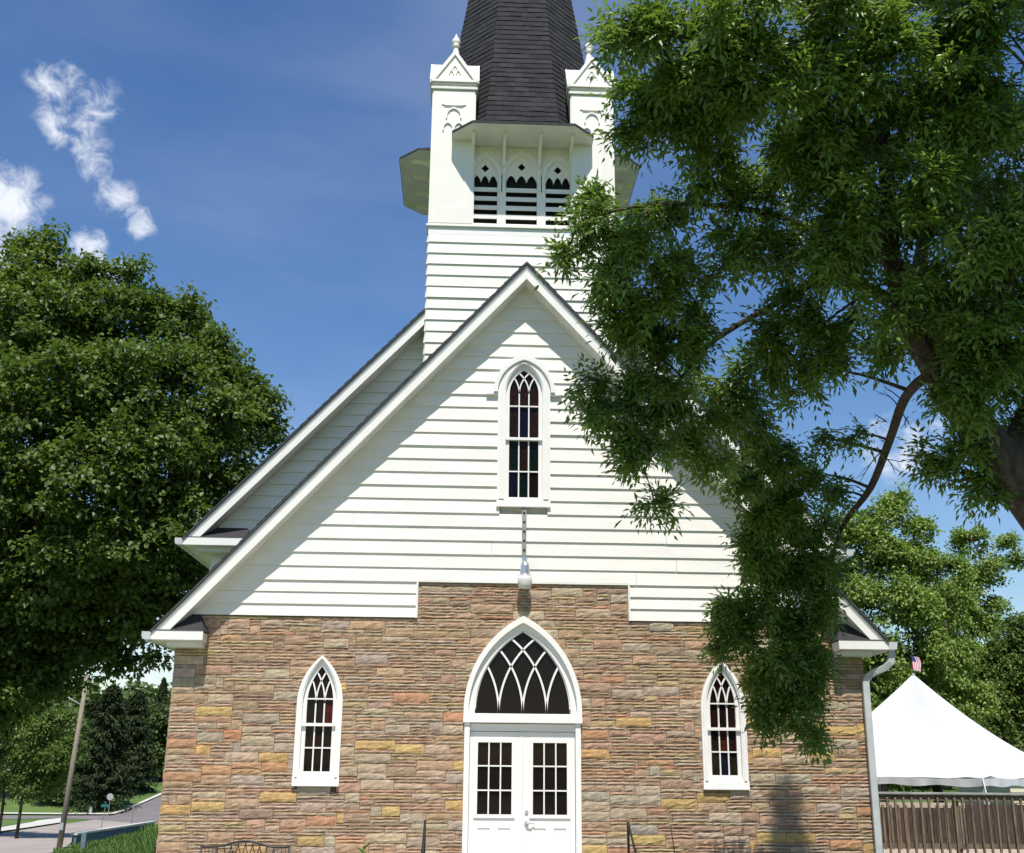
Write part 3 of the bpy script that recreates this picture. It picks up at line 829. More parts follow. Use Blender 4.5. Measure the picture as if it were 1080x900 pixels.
# ------------------------------------------------------------------ steps, handrails, bench, plant, meter
st = MB()
for k, (y, z) in enumerate([(-1.45, ZF), (-1.8, .53)]): st.box(-1.75, 1.75, y, -.06 if k == 0 else -1.451, .2, z)
so = st.build('porch_steps', M['concrete'], None, bevel=.012); tag(so, 'low concrete landing and step before the white double doors', 'steps')
for s, lb in ((-1, 'black iron handrail on the steps left of the door'), (1, 'black iron handrail with sloping rail right of the door')):
    m = MB(); x = s * 1.53
    m.box(x - .018, x + .018, -1.41, -1.37, ZF, 1.75)
    m.tube([(x, -1.40, 1.735), (x + .01 * s, -2.5, 1.10), (x + .01 * s, -2.56, 1.05)], .017, 8)
    m.box(x - .008, x + .024, -2.42, -2.38, .5, 1.16)
    m.tube([(x, -1.39, 1.05), (x + .01 * s, -2.4, .75)], .01, 6)
    so = m.build('handrail', M['iron'], None); tag(so, lb, 'handrail', 'iron handrails beside the entrance steps')
bench = empty('garden_bench', (-4.33, -.62, .41)); tag(bench, 'black cast-iron bench with arched lattice back against the stone wall', 'bench')
m = MB()     # back: local x, z ; y toward wall
top = lambda x: .885 + .085 * (math.cos(math.pi * min(1, abs(x) / .48)) * .5 + .5)
Y0 = .13
m.tube([(-.68 + 1.36 * k / 30, Y0, top(-.68 + 1.36 * k / 30)) for k in range(31)], .017, 8)
m.tube([(-.68, Y0, .50), (.68, Y0, .50)], .014, 8)
for s in (-1, 1): m.tube([(s * .68, Y0, .42), (s * .68, Y0, .895)], .017, 8)
for s in (-1, 1):
    m.tube([(s * .45, Y0, .50), (s * .45, Y0, top(.45))], .011, 6)
    for k in range(9):
        x0 = s * -.44 + s * k * .11
        pts = [(x0 + s * .22 * math.sin(t * math.pi / 2), Y0, .50 + (top(x0 + s * .22 * math.sin(t * math.pi / 2)) - .50) * t) for t in [q / 7 for q in range(8)]]
        if all(abs(p[0]) < .46 for p in pts): m.tube(pts, .008, 6)
for s in (-1, 1):
    for q in range(3): m.tube([(s * (.50 + q * .06), Y0, .50), (s * (.50 + q * .06), Y0, .88)], .007, 6)
m.build('backrest', M['iron'], bench, smooth=True)
m = MB()
for k in range(8): m.box(-.68, .68, -.36 + k * .06, -.315 + k * .06, .425, .445)
m.build('seat', M['iron'], bench)
for s in (-1, 1):
    m = MB(); m.tube([(s * .68, -.36, .64), (s * .68, -.2, .66), (s * .68, .0, .65), (s * .68, Y0, .66)], .016, 8); m.tube([(s * .68, -.34, .42), (s * .68, -.36, .64)], .013, 8)
    m.build('armrest', M['iron'], bench, smooth=True)
    for y in (-.34, .11):
        m = MB(); m.tube([(s * .66, y, .43), (s * .665, y + .03, .2), (s * .67, y - .02, .0)], [.018, .015, .02], 8); m.build('leg', M['iron'], bench, smooth=True)

def blades_mesh(name, P, Dv, Ln, W, mt, parent=None, nseg=3, droop=.3):
    m = MB(); var = []
    for p, d, l, w in zip(P, Dv, Ln, W):
        p = Vector(p); d = Vector(d).normalized(); side = d.cross(Vector((random.uniform(-1, 1), random.uniform(-1, 1), .2))).normalized()
        vs = []; v_ = random.random()
        for k in range(nseg + 1):
            t = k / nseg; c = p + d * l * t + Vector((d.x, d.y, -1)) * droop * l * t * t * .5; ww = w * (1 - t) ** .7
            vs += [c - side * ww / 2, c + side * ww / 2]; var += [v_, v_]
        m.grid(vs, [(2 * k, 2 * k + 1, 2 * k + 3, 2 * k + 2) for k in range(nseg)])
    o = m.build(name, mt, parent, recalc=False)
    a = o.data.attributes.new('var', 'FLOAT', 'POINT'); a.data.foreach_set('value', var)
    return o
P = []; Dv = []; Ln = []; W = []
for k in range(70):
    a = random.uniform(0, 6.28); e = random.uniform(.25, 1.4); P.append((.02 * math.cos(a), .02 * math.sin(a), .0)); Dv.append((math.cos(a) * math.cos(e), math.sin(a) * math.cos(e), math.sin(e))); Ln.append(random.uniform(.7, 1.08)); W.append(.016)
o = blades_mesh('spiky_plant', P, Dv, Ln, W, M['yucca'], droop=.25); o.location = (2.40, -.70, .40)
m = MB(); m.tube([(0, 0, 0), (-.02, 0, .6), (-.10, 0, 1.27)], [.012, .010, .006], 6); m.build('stalk', M['iron'], o)
tag(o, 'spiky leaved plant with one tall dark stalk against the stone wall', 'plant')
P = []; Dv = []; Ln = []; W = []
for k in range(14):
    z = .1 + .06 * k; a = k * 2.4; P.append((0, 0, z)); Dv.append((math.cos(a), math.sin(a), 1.1)); Ln.append(.16); W.append(.05)
o = blades_mesh('weed', P, Dv, Ln, W, M['grassblade'], droop=.4); o.location = tuple(at(383, 905, -.5).xy) + (.4,)
m = MB(); m.tube([(0, 0, 0), (0, 0, .95)], [.012, .005], 6); m.build('stem', M['yucca'], o)
tag(o, 'single bright green weed standing between bench and entrance', 'plant')
mt_ = empty('utility_meter', (-5.95, .9, 1.2)); tag(mt_, 'small utility meter box on the left side wall of the church', 'meter')
m = MB(); m.box(-.10, .12, -.14, .14, -.35, .02); m.build('meter_box', M['iron'], mt_, bevel=.015)
m = MB(); m.lathe([(.085, .022), (.085, .09), (.06, .13), (.002, .135)], (0, 0, 0), 14); m.build('meter_dome', M['frost'], mt_)

# ------------------------------------------------------------------ GROUND, ROADS
def sheet(name, mt, poly_pts=None, lift=0.0, kind='structure'):
    """polygon (x,y) draped on the ground as a fine grid cut to the outline"""
    bm = bmesh.new(); vs = [bm.verts.new((p[0], p[1], 0)) for p in poly_pts]; bm.faces.new(vs)
    xs = [p[0] for p in poly_pts]; ys = [p[1] for p in poly_pts]
    for ax, lo, hi in ((0, min(xs), max(xs)), (1, min(ys), max(ys))):
        n = int(min(60, max(2, (hi - lo) / 3)))
        for k in range(1, n):
            c = lo + (hi - lo) * k / n; co = (c, 0, 0) if ax == 0 else (0, c, 0); no = (1, 0, 0) if ax == 0 else (0, 1, 0)
            bmesh.ops.bisect_plane(bm, geom=bm.verts[:] + bm.edges[:] + bm.faces[:], plane_co=co, plane_no=no)
    for v in bm.verts: v.co.z = float(gz(v.co.x, v.co.y)) + lift
    bmesh.ops.recalc_face_normals(bm, faces=bm.faces)
    if bm.faces and sum(f.normal.z for f in bm.faces) < 0: bmesh.ops.reverse_faces(bm, faces=bm.faces)
    me = bpy.data.meshes.new(name); bm.to_mesh(me); bm.free(); me.materials.append(mt)
    return tag(link(bpy.data.objects.new(name, me)), kind=kind)
def build_ground():
    def axis(lo, hi): 
        a = np.concatenate([-np.geomspace(1, abs(lo), 60)[::-1], [0], np.geomspace(1, hi, 60)]); return a
    xs = np.unique(np.concatenate([np.linspace(-60, 60, 121), -np.geomspace(62, 1500, 24), np.geomspace(62, 1500, 24)]))
    ys = np.unique(np.concatenate([np.linspace(-40, 240, 141), -np.geomspace(42, 600, 14), np.geomspace(245, 1500, 14)]))
    X, Y = np.meshgrid(xs, ys); Z = gz(X, Y)
    v = np.stack([X.ravel(), Y.ravel(), Z.ravel()], 1); nx, ny = len(xs), len(ys)
    f = [(j * nx + i, j * nx + i + 1, (j + 1) * nx + i + 1, (j + 1) * nx + i) for j in range(ny - 1) for i in range(nx - 1)]
    me = bpy.data.meshes.new('ground'); me.from_pydata(v.tolist(), [], f); me.materials.append(M['lawn'])
    tag(link(bpy.data.objects.new('ground', me)), kind='structure')
build_ground()
sheet('church_walk', M['concrete'], [(-1.9, -1.83), (-1.9, -34), (2.2, -34), (2.2, -1.83)], .012)
sheet('front_bounce_pavement', M['concrete'], [(-7.5, -.05), (-7.5, -9.5), (-1.92, -9.5), (-1.92, -.05)], .012)  # out of view, added to bounce neutral light onto the white walls
sheet('side_bounce_pavement', M['concrete'], [(2.22, -1.3), (2.22, -7.5), (9.5, -7.5), (9.5, -1.3)], .012)  # likewise unseen, widens the pale bounce surface in place of lawn
def gp(px, py): p = ground_hit(px, py); return (p.x, p.y)

# roads on the ground behind the church, on the left
sheet('side_street', M['asphalt'], [gp(*p) for p in [(-60, 860), (40, 861), (118, 860.8), (128, 858), (172, 838.5), (215, 820), (260, 824), (215, 850), (180, 866), (148, 868.5), (98, 865), (62, 863.6), (-60, 866)]], .03)
sheet('road', M['road'], [gp(*p) for p in [(-90, 899), (0, 880), (62, 870), (99, 865.6), (148, 869), (180, 867), (170, 873), (78, 887), (66, 897), (45, 903), (-60, 935), (-160, 945)]], .05)
sheet('pavement', M['kerb'], [gp(*p) for p in [(-90, 892), (0, 874.5), (40, 867), (63, 864.5), (70, 865.4), (62, 869.3), (0, 879), (-90, 898)]], .13)
sheet('far_pavement', M['kerb'], [gp(*p) for p in [(-90, 858.0), (0, 858.8), (60, 859.2), (117, 859.3), (128, 856.4), (172, 836.7), (215, 818), (217, 819.3), (173, 838.4), (129, 858), (118, 860.6), (60, 860.6), (0, 860.2), (-90, 859.6)]], .15)
# low retaining wall with white coping
a, b = ground_hit(77, 894), ground_hit(160, 879)
def wall_seg(mb, a, b, h0, h1, th, mi=0, ext=0):
    d = Vector((b.x - a.x, b.y - a.y, 0)).normalized(); n = Vector((-d.y, d.x, 0)) * th / 2
    za, zb = float(gz(a.x, a.y)), float(gz(b.x, b.y))
    P = [Vector((a.x, a.y, 0)) - d * ext, Vector((b.x, b.y, 0)) + d * ext]
    v = []
    for z_ in (h0, h1):
        for p, zz in ((P[0], za), (P[1], zb)): v += [tuple(p + n + Vector((0, 0, zz + z_))), tuple(p - n + Vector((0, 0, zz + z_)))]
    mb.grid(v, [(0, 1, 3, 2), (4, 6, 7, 5), (0, 4, 5, 1), (2, 3, 7, 6), (0, 2, 6, 4), (1, 5, 7, 3)], mi)
m = MB(); wall_seg(m, a, b, -.3, .78, .3); rw = m.build('retaining_wall', M['bluewall'])
tag(rw, 'blue-grey retaining wall with white coping beside the road', 'wall')
m = MB(); wall_seg(m, a, b, .782, .92, .5, ext=.1); m.build('coping', M['kerb'], rw)

# ------------------------------------------------------------------ street furniture
pb = ground_hit(62, 896); ptop = at(92, 712, pb.y + 0)
pole = empty('utility_pole', tuple(pb)); tag(pole, 'leaning weathered wooden utility pole with street-lamp arm beside the road', 'pole')
L = ptop - pb; up = Vector((L.x, 0, L.z))
m = MB(); m.tube([(0, 0, -.3), tuple(L * .5), tuple(L)], [.19, .165, .13], 12); m.build('shaft', M['polewood'], pole, smooth=True)
m = MB(); c = L * .97
m.tube([tuple(c + Vector((-.38, 0, -.02))), tuple(c + Vector((.4, 0, .02)))], .05, 6)
for dx in (-.34, .36): m.tube([tuple(c + Vector((dx, 0, .0))), tuple(c + Vector((dx, 0, .22)))], [.05, .03], 8)
m.tube([tuple(c + Vector((.0, 0, .0))), tuple(c + Vector((.02, 0, .55)))], [.04, .03], 8)
m.build('insulator_rack', M['signgrey'], pole)
aL = at(88, 745, pb.y) - pb; aT = at(57, 728, pb.y) - pb
m = MB(); m.tube([tuple(aL), tuple(aL.lerp(aT, .5) + Vector((0, 0, .03))), tuple(aT)], [.035, .03, .028], 8); m.build('lamp_arm', M['alum'], pole, smooth=True)
m = MB(); m.lathe([(.04, .0), (.14, .02), (.17, .10), (.10, .17), (.02, .18)], tuple(aT + Vector((-.2, 0, -.06))), 12); m.build('lamp_head', M['alum'], pole)
m = MB(); q = L * .13; m.box(q.x - .12, q.x + .12, q.y - .25, q.y - .16, q.z - .25, q.z + .2); m.build('notice_plate', M['signgrey'], pole)
sb = ground_hit(105, 880); hgt = at(108.5, 850, sb.y).z - sb.z
sg = empty('street_sign', tuple(sb)); tag(sg, 'small green street-name sign on a thin steel post by the retaining wall', 'sign')
m = MB(); m.tube([(0, 0, -.1), (.22, 0, hgt - .1)], .035, 8); m.build('post', M['steel'], sg)
m = MB(); m.box(-.10, .48, -.05, -.036, hgt - .1, hgt + .12); m.box(.2, .216, -.3, .25, hgt + .125, hgt + .33); m.build('name_blade', M['signgreen'], sg)
sb = ground_hit(114, 862); hgt = at(114.7, 840.5, sb.y).z - sb.z
sg = empty('stop_sign', tuple(sb)); tag(sg, 'grey back of an octagonal road sign on the far lawn', 'sign')
m = MB(); m.tube([(0, 0, -.1), (0, 0, hgt + .3)], .03, 8); m.build('post', M['steel'], sg)
m = MB(); m.prism([(.33 * math.cos(math.pi / 8 + k * math.pi / 4), hgt + .33 * math.sin(math.pi / 8 + k * math.pi / 4)) for k in range(8)], -.06, -.04); m.build('sign_plate', M['signgrey'], sg)
sb = ground_hit(138, 872); hgt = at(139, 850, sb.y).z - sb.z
m = MB(); m.tube([tuple(sb + Vector((0, 0, -.1))), tuple(sb + Vector((.05, 0, hgt)))], .07, 8); o = m.build('bollard_post', M['polewood']); tag(o, 'bare wooden post behind the retaining wall, right of the green sign', 'post')
sb = ground_hit(95, 858.5)
m = MB(); m.prism([(-.2, -.1), (.2, -.1), (.2, .62), (.08, .74), (-.08, .74), (-.2, .62)], -.12, .12); m.v = [(v[0] * .8 + sb.x, v[1] + sb.y, v[2] + sb.z) for v in m.v]
o = m.build('marker_stone', M['kerb']); tag(o, 'pale marker stone on the far kerb left of the road sign', 'marker')
sb = ground_hit(88, 893) ; sb.y -= 4
sb = Vector((at(87.5, 897, sb.y).x, sb.y, float(gz(sb.x, sb.y))))
m = MB(); m.box(sb.x - .16, sb.x + .16, sb.y - .16, sb.y + .16, sb.z - .1, sb.z + 1.15); o = m.build('marker_post', M['bluewall'], bevel=.03); tag(o, 'squat grey post among the green plants in front of the retaining wall', 'post')

# ------------------------------------------------------------------ deck railing, tent, flag, cabin on the right
rail = empty('deck_railing', (6.1, 3.0, 1.0)); tag(rail, 'weathered wooden deck railing with upright balusters right of the church', 'railing')
m = MB(); m.box(.0, 12, -.07, .07, 1.075, 1.115); m.build('top_rail', M['greywood'], rail, bevel=.006)
m = MB(); m.box(.0, 12, -.018, .018, .965, 1.072); m.build('upper_stringer', M['oldwood'], rail)
m = MB(); m.box(.0, 12, -.0, .036, .10, .19); m.build('lower_stringer', M['oldwood'], rail)
for k in range(72):
    x = .05 + k * .163; m = MB(); j = random.uniform(-.008, .008); t = random.uniform(-.01, .01)
    m.grid([(x + j - .019, -.058, -.06), (x + j + .019, -.058, -.06), (x + j + .019, -.020, -.06), (x + j - .019, -.020, -.06), (x + t - .019, -.058, 1.0), (x + t + .019, -.058, 1.0), (x + t + .019, -.020, 1.03), (x + t - .019, -.020, 1.03)],
           [(0, 3, 2, 1), (4, 5, 6, 7), (0, 1, 5, 4), (1, 2, 6, 5), (2, 3, 7, 6), (3, 0, 4, 7)])
    m.build('baluster', M['oldwood'], rail)
for x in (.4, 2.4, 4.4, 6.4): 
    m = MB(); m.box(x - .045, x + .045, .037, .127, -.8, 1.07); m.build('post', M['oldwood'], rail)
dk = MB()
for k in range(24): dk.box(6.2, 18, 2.92 + k * .146, 2.92 + k * .146 + .138, .90, .935)
o = dk.build('wooden_deck', M['deckwood']); tag(o, 'pale board deck floor behind the weathered railing', 'deck')
m = MB(); m.box(6.2, 18, 2.94, 2.98, .60, .897); m.build('fascia_board', M['oldwood'], o)
for x in (6.4, 9.4, 12.4, 15.4):
    m = MB(); m.box(x, x + .12, 3.0, 3.12, .0, .897); m.build('leg', M['oldwood'], o)
r2 = empty('ramp_railing', (6.6, 5.2, .93)); tag(r2, 'second wooden railing seen through the gaps of the front deck railing', 'railing')
m = MB(); m.box(0, 3.0, -.02, .02, .83, .93); m.build('top_rail', M['deckwood'], r2)
for k in range(18):
    x = .08 + k * .165; m = MB(); m.box(x - .02, x + .02, -.06, -.022, .0, .88); m.build('baluster', M['oldwood'], r2)
fn = empty('board_fence', (6.5, 5.7, .2)); tag(fn, 'brown close-boarded wooden fence behind the deck railing', 'fence')
m = MB()
for k in range(84):  # run extended left to fill the shaded gaps behind the balusters
    x = k * .145; h = 1.62 + random.uniform(-.015, .015) + .0 * x; m.box(x, x + .132, random.uniform(-.01, .0), .022, 0, h)
m.build('board', M['shadedwood'], fn)
m = MB(); m.box(0, 12.1, .024, .07, .4, .5); m.box(0, 12.1, .024, .07, 1.3, 1.4); m.build('cross_rail', M['oldwood'], fn)

# tent
TX = at(963, 711, 11.5); ap_ = TX.z; Cc = at(1036, 821, 7.0); ez = 2.33
tent = empty('party_tent', (TX.x, TX.y, float(gz(TX.x, TX.y)))); tag(tent, 'white peaked party tent with sagging sides behind the deck railing', 'tent')
g0 = tent.location.z; hx, hy = Cc.x - TX.x, Cc.y - TX.y
crn = [(hx, hy), (-hy, hx), (-hx, -hy), (hy, -hx)]     # square
m = MB(); nseg = 16; hh = ap_ - ez
for k in range(4):
    a, b = Vector(crn[k]), Vector(crn[(k + 1) % 4]); rows = []
    for i in range(nseg + 1):
        t = i / nseg; row = []
        zz = (ez - g0) + hh * ((1 - t) ** 1.55)
        for j in range(nseg + 1):
            s = j / nseg; p = a.lerp(b, s) * t
            sag = .10 * math.sin(math.pi * s) * math.sin(math.pi * t)
            wr = .016 * math.sin(23 * s + 3 * k) * t * t + .05 * math.exp(-((min(s, 1 - s) - .07) / .04) ** 2) * t ** 3
            row.append((p.x, p.y, zz - sag + wr))
        rows.append(row)
    vs = [p for r_ in rows for p in r_]; w = nseg + 1
    m.grid(vs, [(i * w + j, i * w + j + 1, (i + 1) * w + j + 1, (i + 1) * w + j) for i in range(nseg) for j in range(nseg)])
m.build('canopy', M['canvas'], tent, smooth=True, recalc=True)
m = MB()
for k in range(4):
    a, b = Vector(crn[k]) * 1.005, Vector(crn[(k + 1) % 4]) * 1.005; n = 40; vs = []
    for j in range(n + 1):
        p = a.lerp(b, j / n); q = p.normalized() * (.03 * math.sin(j * 1.9) + .012 * math.sin(j * 5.1))
        vs += [(p.x, p.y, ez - g0 + .012 * math.sin(17 * j / n + 3 * k)), (p.x + q.x * .4, p.y + q.y * .4, ez - g0 - .08), (p.x + q.x, p.y + q.y, ez - g0 - .17 + .02 * math.sin(j * .8))]
    m.grid(vs, [f for j in range(n) for f in ((3 * j, 3 * j + 3, 3 * j + 4, 3 * j + 1), (3 * j + 1, 3 * j + 4, 3 * j + 5, 3 * j + 2))])
m.build('valance', M['canvas'], tent, smooth=True)
for c in crn:
    m = MB(); m.tube([(c[0] * .985, c[1] * .985, 0), (c[0] * .985, c[1] * .985, ez - g0 - .02)], .035, 8); m.build('pole', M['alum'], tent)
    m = MB(); m.tube([(c[0] * 1.0, c[1] * 1.0, ez - g0 + .05), (c[0] * 1.22, c[1] * 1.22, .0)], .016, 6); m.build('guy_strap', M['canvas'], tent)
m = MB(); m.tube([(0, 0, ap_ - g0 - 2.0), (0, 0, ap_ - g0 + .02)], .04, 8); m.build('centre_mast', M['alum'], tent)
fl = empty('flag', (TX.x, TX.y, ap_ + .02)); tag(fl, 'small striped red and white flag on the peak of the white tent', 'flag')
m = MB(); m.tube([(0, 0, -.02), (0, 0, .50)], .009, 6); m.build('flagpole', M['iron'], fl)
m = MB(); rows = 10; n = 13
def fp(i, j):      # hangs slanting from the staff: i along, j stripes
    u = i / rows; v_ = j / n
    return (.012 + .26 * v_ * (.9) - .16 * (1 - u) * .3 + .02 * math.sin(u * 5), .05 * math.sin(4 * v_ + 2 * u), .49 - .40 * u - .06 * v_)
for i in range(rows):
    for j in range(n):
        mi = 2 if (i < 4 and j < 7) else (0 if j % 2 == 0 else 1)
        m.face([fp(i, j), fp(i, j + 1), fp(i + 1, j + 1), fp(i + 1, j)], mi)
m.build('cloth', [M['flagred'], M['flagwhite'], M['flagblue']], fl)
cb = at(1090, 790, 34); g = 0.0
cabin = empty('cabin', (cb.x - .6, 28, 0)); tag(cabin, 'cream-sided cabin with dark red roof behind the tent', 'cabin')
m = MB(); laps(m, 0, 2.75, lambda z: -3.6, lambda z: 5, [], pitch=.2); m.box(-3.6, 5, .001, 5, 0, 2.75); m.build('wall', M['cream'], cabin)
m = MB(); zt = at(1066, 778, 25).z - .35
m.prism([(-.5, 2.6), (2.5, zt + .35), (5.5, 2.6), (5.5, 2.75), (2.5, zt + .55), (-.5, 2.75)], -4.2, 5.3, axis='x'); m.build('roof', M['red'], cabin)

# ------------------------------------------------------------------ VEGETATION
def leaf_object(name, C, Dn, Nn, Ln, Wd, var, mt, parent, fold=.18):
    """C base points, Dn direction, Nn normal: one pointed leaf each (2 folded halves)"""
    C = np.asarray(C, 'f'); Dn = Dn / np.linalg.norm(Dn, axis=1, keepdims=True)
    Sd = np.cross(Dn, Nn); Sd /= np.linalg.norm(Sd, axis=1, keepdims=True) + 1e-9; Nn = np.cross(Sd, Dn)
    L = Ln[:, None]; W = Wd[:, None]
    v0 = C; v1 = C + Dn * L * .42 - Sd * W * .5 + Nn * W * fold; v3 = C + Dn * L * .42 + Sd * W * .5 + Nn * W * fold; v2 = C + Dn * L - Nn * L * .12
    V = np.stack([v0, v1, v2, v3], 1).reshape(-1, 3); n = len(C)
    me = bpy.data.meshes.new(name); me.vertices.add(4 * n); me.vertices.foreach_set('co', V.ravel())
    me.loops.add(6 * n); me.polygons.add(2 * n)
    b = np.arange(n)[:, None] * 4
    idx = np.concatenate([b + 0, b + 1, b + 2, b + 0, b + 2, b + 3], 1).ravel()
    me.loops.foreach_set('vertex_index', idx.astype('i')); me.polygons.foreach_set('loop_start', np.arange(0, 6 * n, 3, dtype='i')); 
    me.update(calc_edges=True)
    a = me.attributes.new('var', 'FLOAT', 'POINT'); a.data.foreach_set('value', np.repeat(var, 4).astype('f'))
    me.materials.append(mt)
    return link(bpy.data.objects.new(name, me), parent)
def unit(n):
    v = RNG.normal(size=(n, 3)); return v / np.linalg.norm(v, axis=1, keepdims=True)
def curve_pts(a, b, sag, n=5, wob=.06):
    a = Vector(a); b = Vector(b); l = (b - a).length; o = Vector((random.uniform(-1, 1), random.uniform(-1, 1), random.uniform(-.5, .5))) * l * wob
    return [a.lerp(b, k / n) + Vector((0, 0, sag * l * math.sin(math.pi * k / n))) + o * math.sin(math.pi * k / n) for k in range(n + 1)]
def grow(trunk_mb, skel, blobs, sub=5, twig_r=.006):
    """skel: list of (path, radii). blobs: (centre, radius xyz, n twigs). returns twig ends and directions"""
    nodes = []; 
    for path, rad in skel:
        trunk_mb.tube(path, rad, 10)
        for p, r_ in zip(path, rad): nodes.append((Vector(p), r_))
    ends = []; dirs = []; tone = []
    for (c, rr, n) in blobs:
        c = Vector(c); 
        q, r_ = min(nodes, key=lambda t: (t[0] - c).length + .3 * max(0, t[0].z - c.z))
        dist = (q - c).length
        pts = curve_pts(q, c, .06); r0 = min(r_ * .6, .012 + .016 * dist); trunk_mb.tube(pts, [r0 + (.010 - r0) * k / (len(pts) - 1) for k in range(len(pts))], 6)
        local = [(p, .01) for p in pts[2:]]
        bt = random.uniform(-.15, .15)
        for s_ in range(sub):
            u = unit(1)[0]; u = Vector(u); sc_ = Vector((u.x * rr[0], u.y * rr[1], u.z * rr[2])) * random.uniform(.45, .8); e = c + sc_
            q2 = min(local, key=lambda t: (t[0] - e).length)[0]
            p2 = curve_pts(q2, e, .05, 4, .1); trunk_mb.tube(p2, [.011, .010, .008, .007, .005], 5)
            st_ = random.uniform(-.1, .1)
            for k in range(max(1, n // sub)):
                base = p2[random.randint(1, 4)]
                w = Vector(unit(1)[0]); e2 = e + Vector((w.x * rr[0], w.y * rr[1], w.z * rr[2])) * .52 * random.random() ** .4
                trunk_mb.tube([base, base.lerp(e2, .5) + Vector((0, 0, .03)), e2], [twig_r, twig_r * .8, twig_r * .4], 3)
                ends.append(e2); dirs.append((e2 - base)); tone.append(bt + st_)
    return np.array(ends, 'f'), np.array(dirs, 'f'), np.array(tone, 'f')
def compound_leaves(ends, dirs, tone, per=6, rach=.22, ll=.105, lw=.044, spread=.8):
    n = len(ends); dirs = dirs / (np.linalg.norm(dirs, axis=1, keepdims=True) + 1e-6)
    P = np.repeat(ends, per, 0) - np.repeat(dirs, per, 0) * RNG.random((n * per, 1)) * .22; T = np.repeat(tone, per)
    dr = np.repeat(dirs, per, 0) * .5 + unit(n * per) * spread + np.array([[0, 0, -.22]]); dr /= np.linalg.norm(dr, axis=1, keepdims=True)
    nn = np.array([[0, -.35, 1.]]) + unit(n * per) * .65; nn -= dr * (nn * dr).sum(1, keepdims=True); nn /= np.linalg.norm(nn, axis=1, keepdims=True)
    sd = np.cross(dr, nn); C = []; Dd = []; Nn = []; Ls = []; V = []
    vbase = np.clip(.48 + T * 1.6 + RNG.normal(0, .24, n * per), 0, 1)
    for (t, ang) in ((.35, 55), (.35, -55), (.68, 48), (.68, -48), (1., 0), (.05, 62), (.05, -62)):
        C.append(P + dr * rach * t + np.array([[0, 0, -1]]) * (t * t * .05)); a = math.radians(ang)
        Dd.append(dr * math.cos(a) + sd * math.sin(a) + RNG.normal(0, .16, P.shape) + np.array([[0, 0, -.10]])); Nn.append(nn + RNG.normal(0, .22, P.shape))
        Ls.append(ll * RNG.uniform(.55, 1.3, len(P)) * (1.1 if ang == 0 else 1)); V.append(np.clip(vbase + RNG.normal(0, .06, len(P)), 0, 1))
    return map(np.concatenate, (C, Dd, Nn, Ls, V))

# ---- the ash tree in front of the church (between viewer and church, right)
def pyz(pts, rs):
    P = [at(*p) for p in pts]; out = []; rad = []
    for k in range(len(P) - 1):        # smooth a little
        for j in range(4):
            t = j / 4; p0, p1, p2, p3 = P[max(0, k - 1)], P[k], P[k + 1], P[min(len(P) - 1, k + 2)]
            out.append(.5 * ((2 * p1) + (p2 - p0) * t + (2 * p0 - 5 * p1 + 4 * p2 - p3) * t * t + (3 * p1 - p0 - 3 * p2 + p3) * t ** 3)); rad.append(rs[k] + (rs[k + 1] - rs[k]) * t)
    out.append(P[-1]); rad.append(rs[-1]); return out, rad
ash = empty('ash_tree', tuple(Vector((at(1330, 900, -7.4).x, -7.4, .6)))); tag(ash, 'large ash tree leaning in from the right with branches hanging before the church', 'tree')
base_ = at(1330, 900, -7.4); base_.z = .45
tk, rk_ = pyz([(1330, 1010, -7.4), (1300, 900, -7.4), (1220, 720, -7.3), (1120, 570, -7.2), (1060, 490, -7.2), (1000, 410, -7.2), (962, 345, -7.3), (940, 270, -7.5), (935, 180, -7.8), (925, 80, -8.1), (915, -40, -8.5), (930, -200, -8.8)],
           [.40, .34, .30, .28, .25, .18, .13, .105, .09, .075, .06, .03])
skel = [(tk, rk_)]
def br(pts, rs): skel.append(pyz(pts, rs))
br([(985, 395, -7.2), (968, 404, -7.0), (952, 425, -6.2), (938, 465, -5.2), (918, 515, -4.0), (893, 548, -3.2), (880, 580, -2.8), (872, 640, -2.6), (858, 720, -2.5)], [.06, .062, .06, .055, .05, .04, .03, .018, .008])
br([(955, 330, -7.4), (905, 300, -7.0), (858, 298, -6.6), (822, 318, -6.3), (775, 345, -6.1), (740, 372, -6.0), (700, 430, -5.9), (680, 500, -5.8)], [.09, .07, .055, .045, .035, .03, .02, .01])
br([(858, 298, -6.6), (820, 330, -6.0), (800, 370, -5.2), (780, 440, -4.4), (790, 520, -3.8), (810, 600, -3.2)], [.045, .035, .03, .026, .02, .01])
br([(937, 230, -7.6), (900, 170, -8.0), (850, 120, -8.4), (790, 75, -8.8), (720, 40, -9.0), (650, 20, -9.0)], [.08, .07, .06, .045, .03, .012])
br([(850, 120, -8.4), (800, 95, -8.2), (760, 100, -8.0), (700, 110, -7.9), (665, 120, -7.9)], [.045, .04, .03, .02, .01])
br([(905, 300, -7.0), (850, 240, -7.2), (780, 220, -7.2), (700, 215, -7.0), (640, 225, -6.8), (610, 240, -6.7)], [.05, .045, .035, .028, .016, .008])
br([(960, 345, -7.2), (975, 250, -6.9), (1000, 160, -6.9), (1030, 60, -7.2), (1060, -80, -7.8)], [.10, .08, .07, .05, .03])
br([(1060, 490, -7.2), (1110, 380, -6.9), (1160, 250, -7.0), (1190, 80, -7.3)], [.16, .12, .09, .05])
br([(1000, 410, -7.2), (1050, 330, -7.9), (1090, 230, -8.6), (1110, 100, -9.4)], [.10, .08, .06, .04])
br([(1080, 510, -7.2), (1060, 520, -7.1), (1030, 500, -7.1), (1000, 500, -7.0)], [.05, .03, .02, .01])
br([(940, 180, -7.8), (880, 80, -8.8), (840, -60, -9.8), (800, -220, -10.6)], [.07, .06, .04, .02])
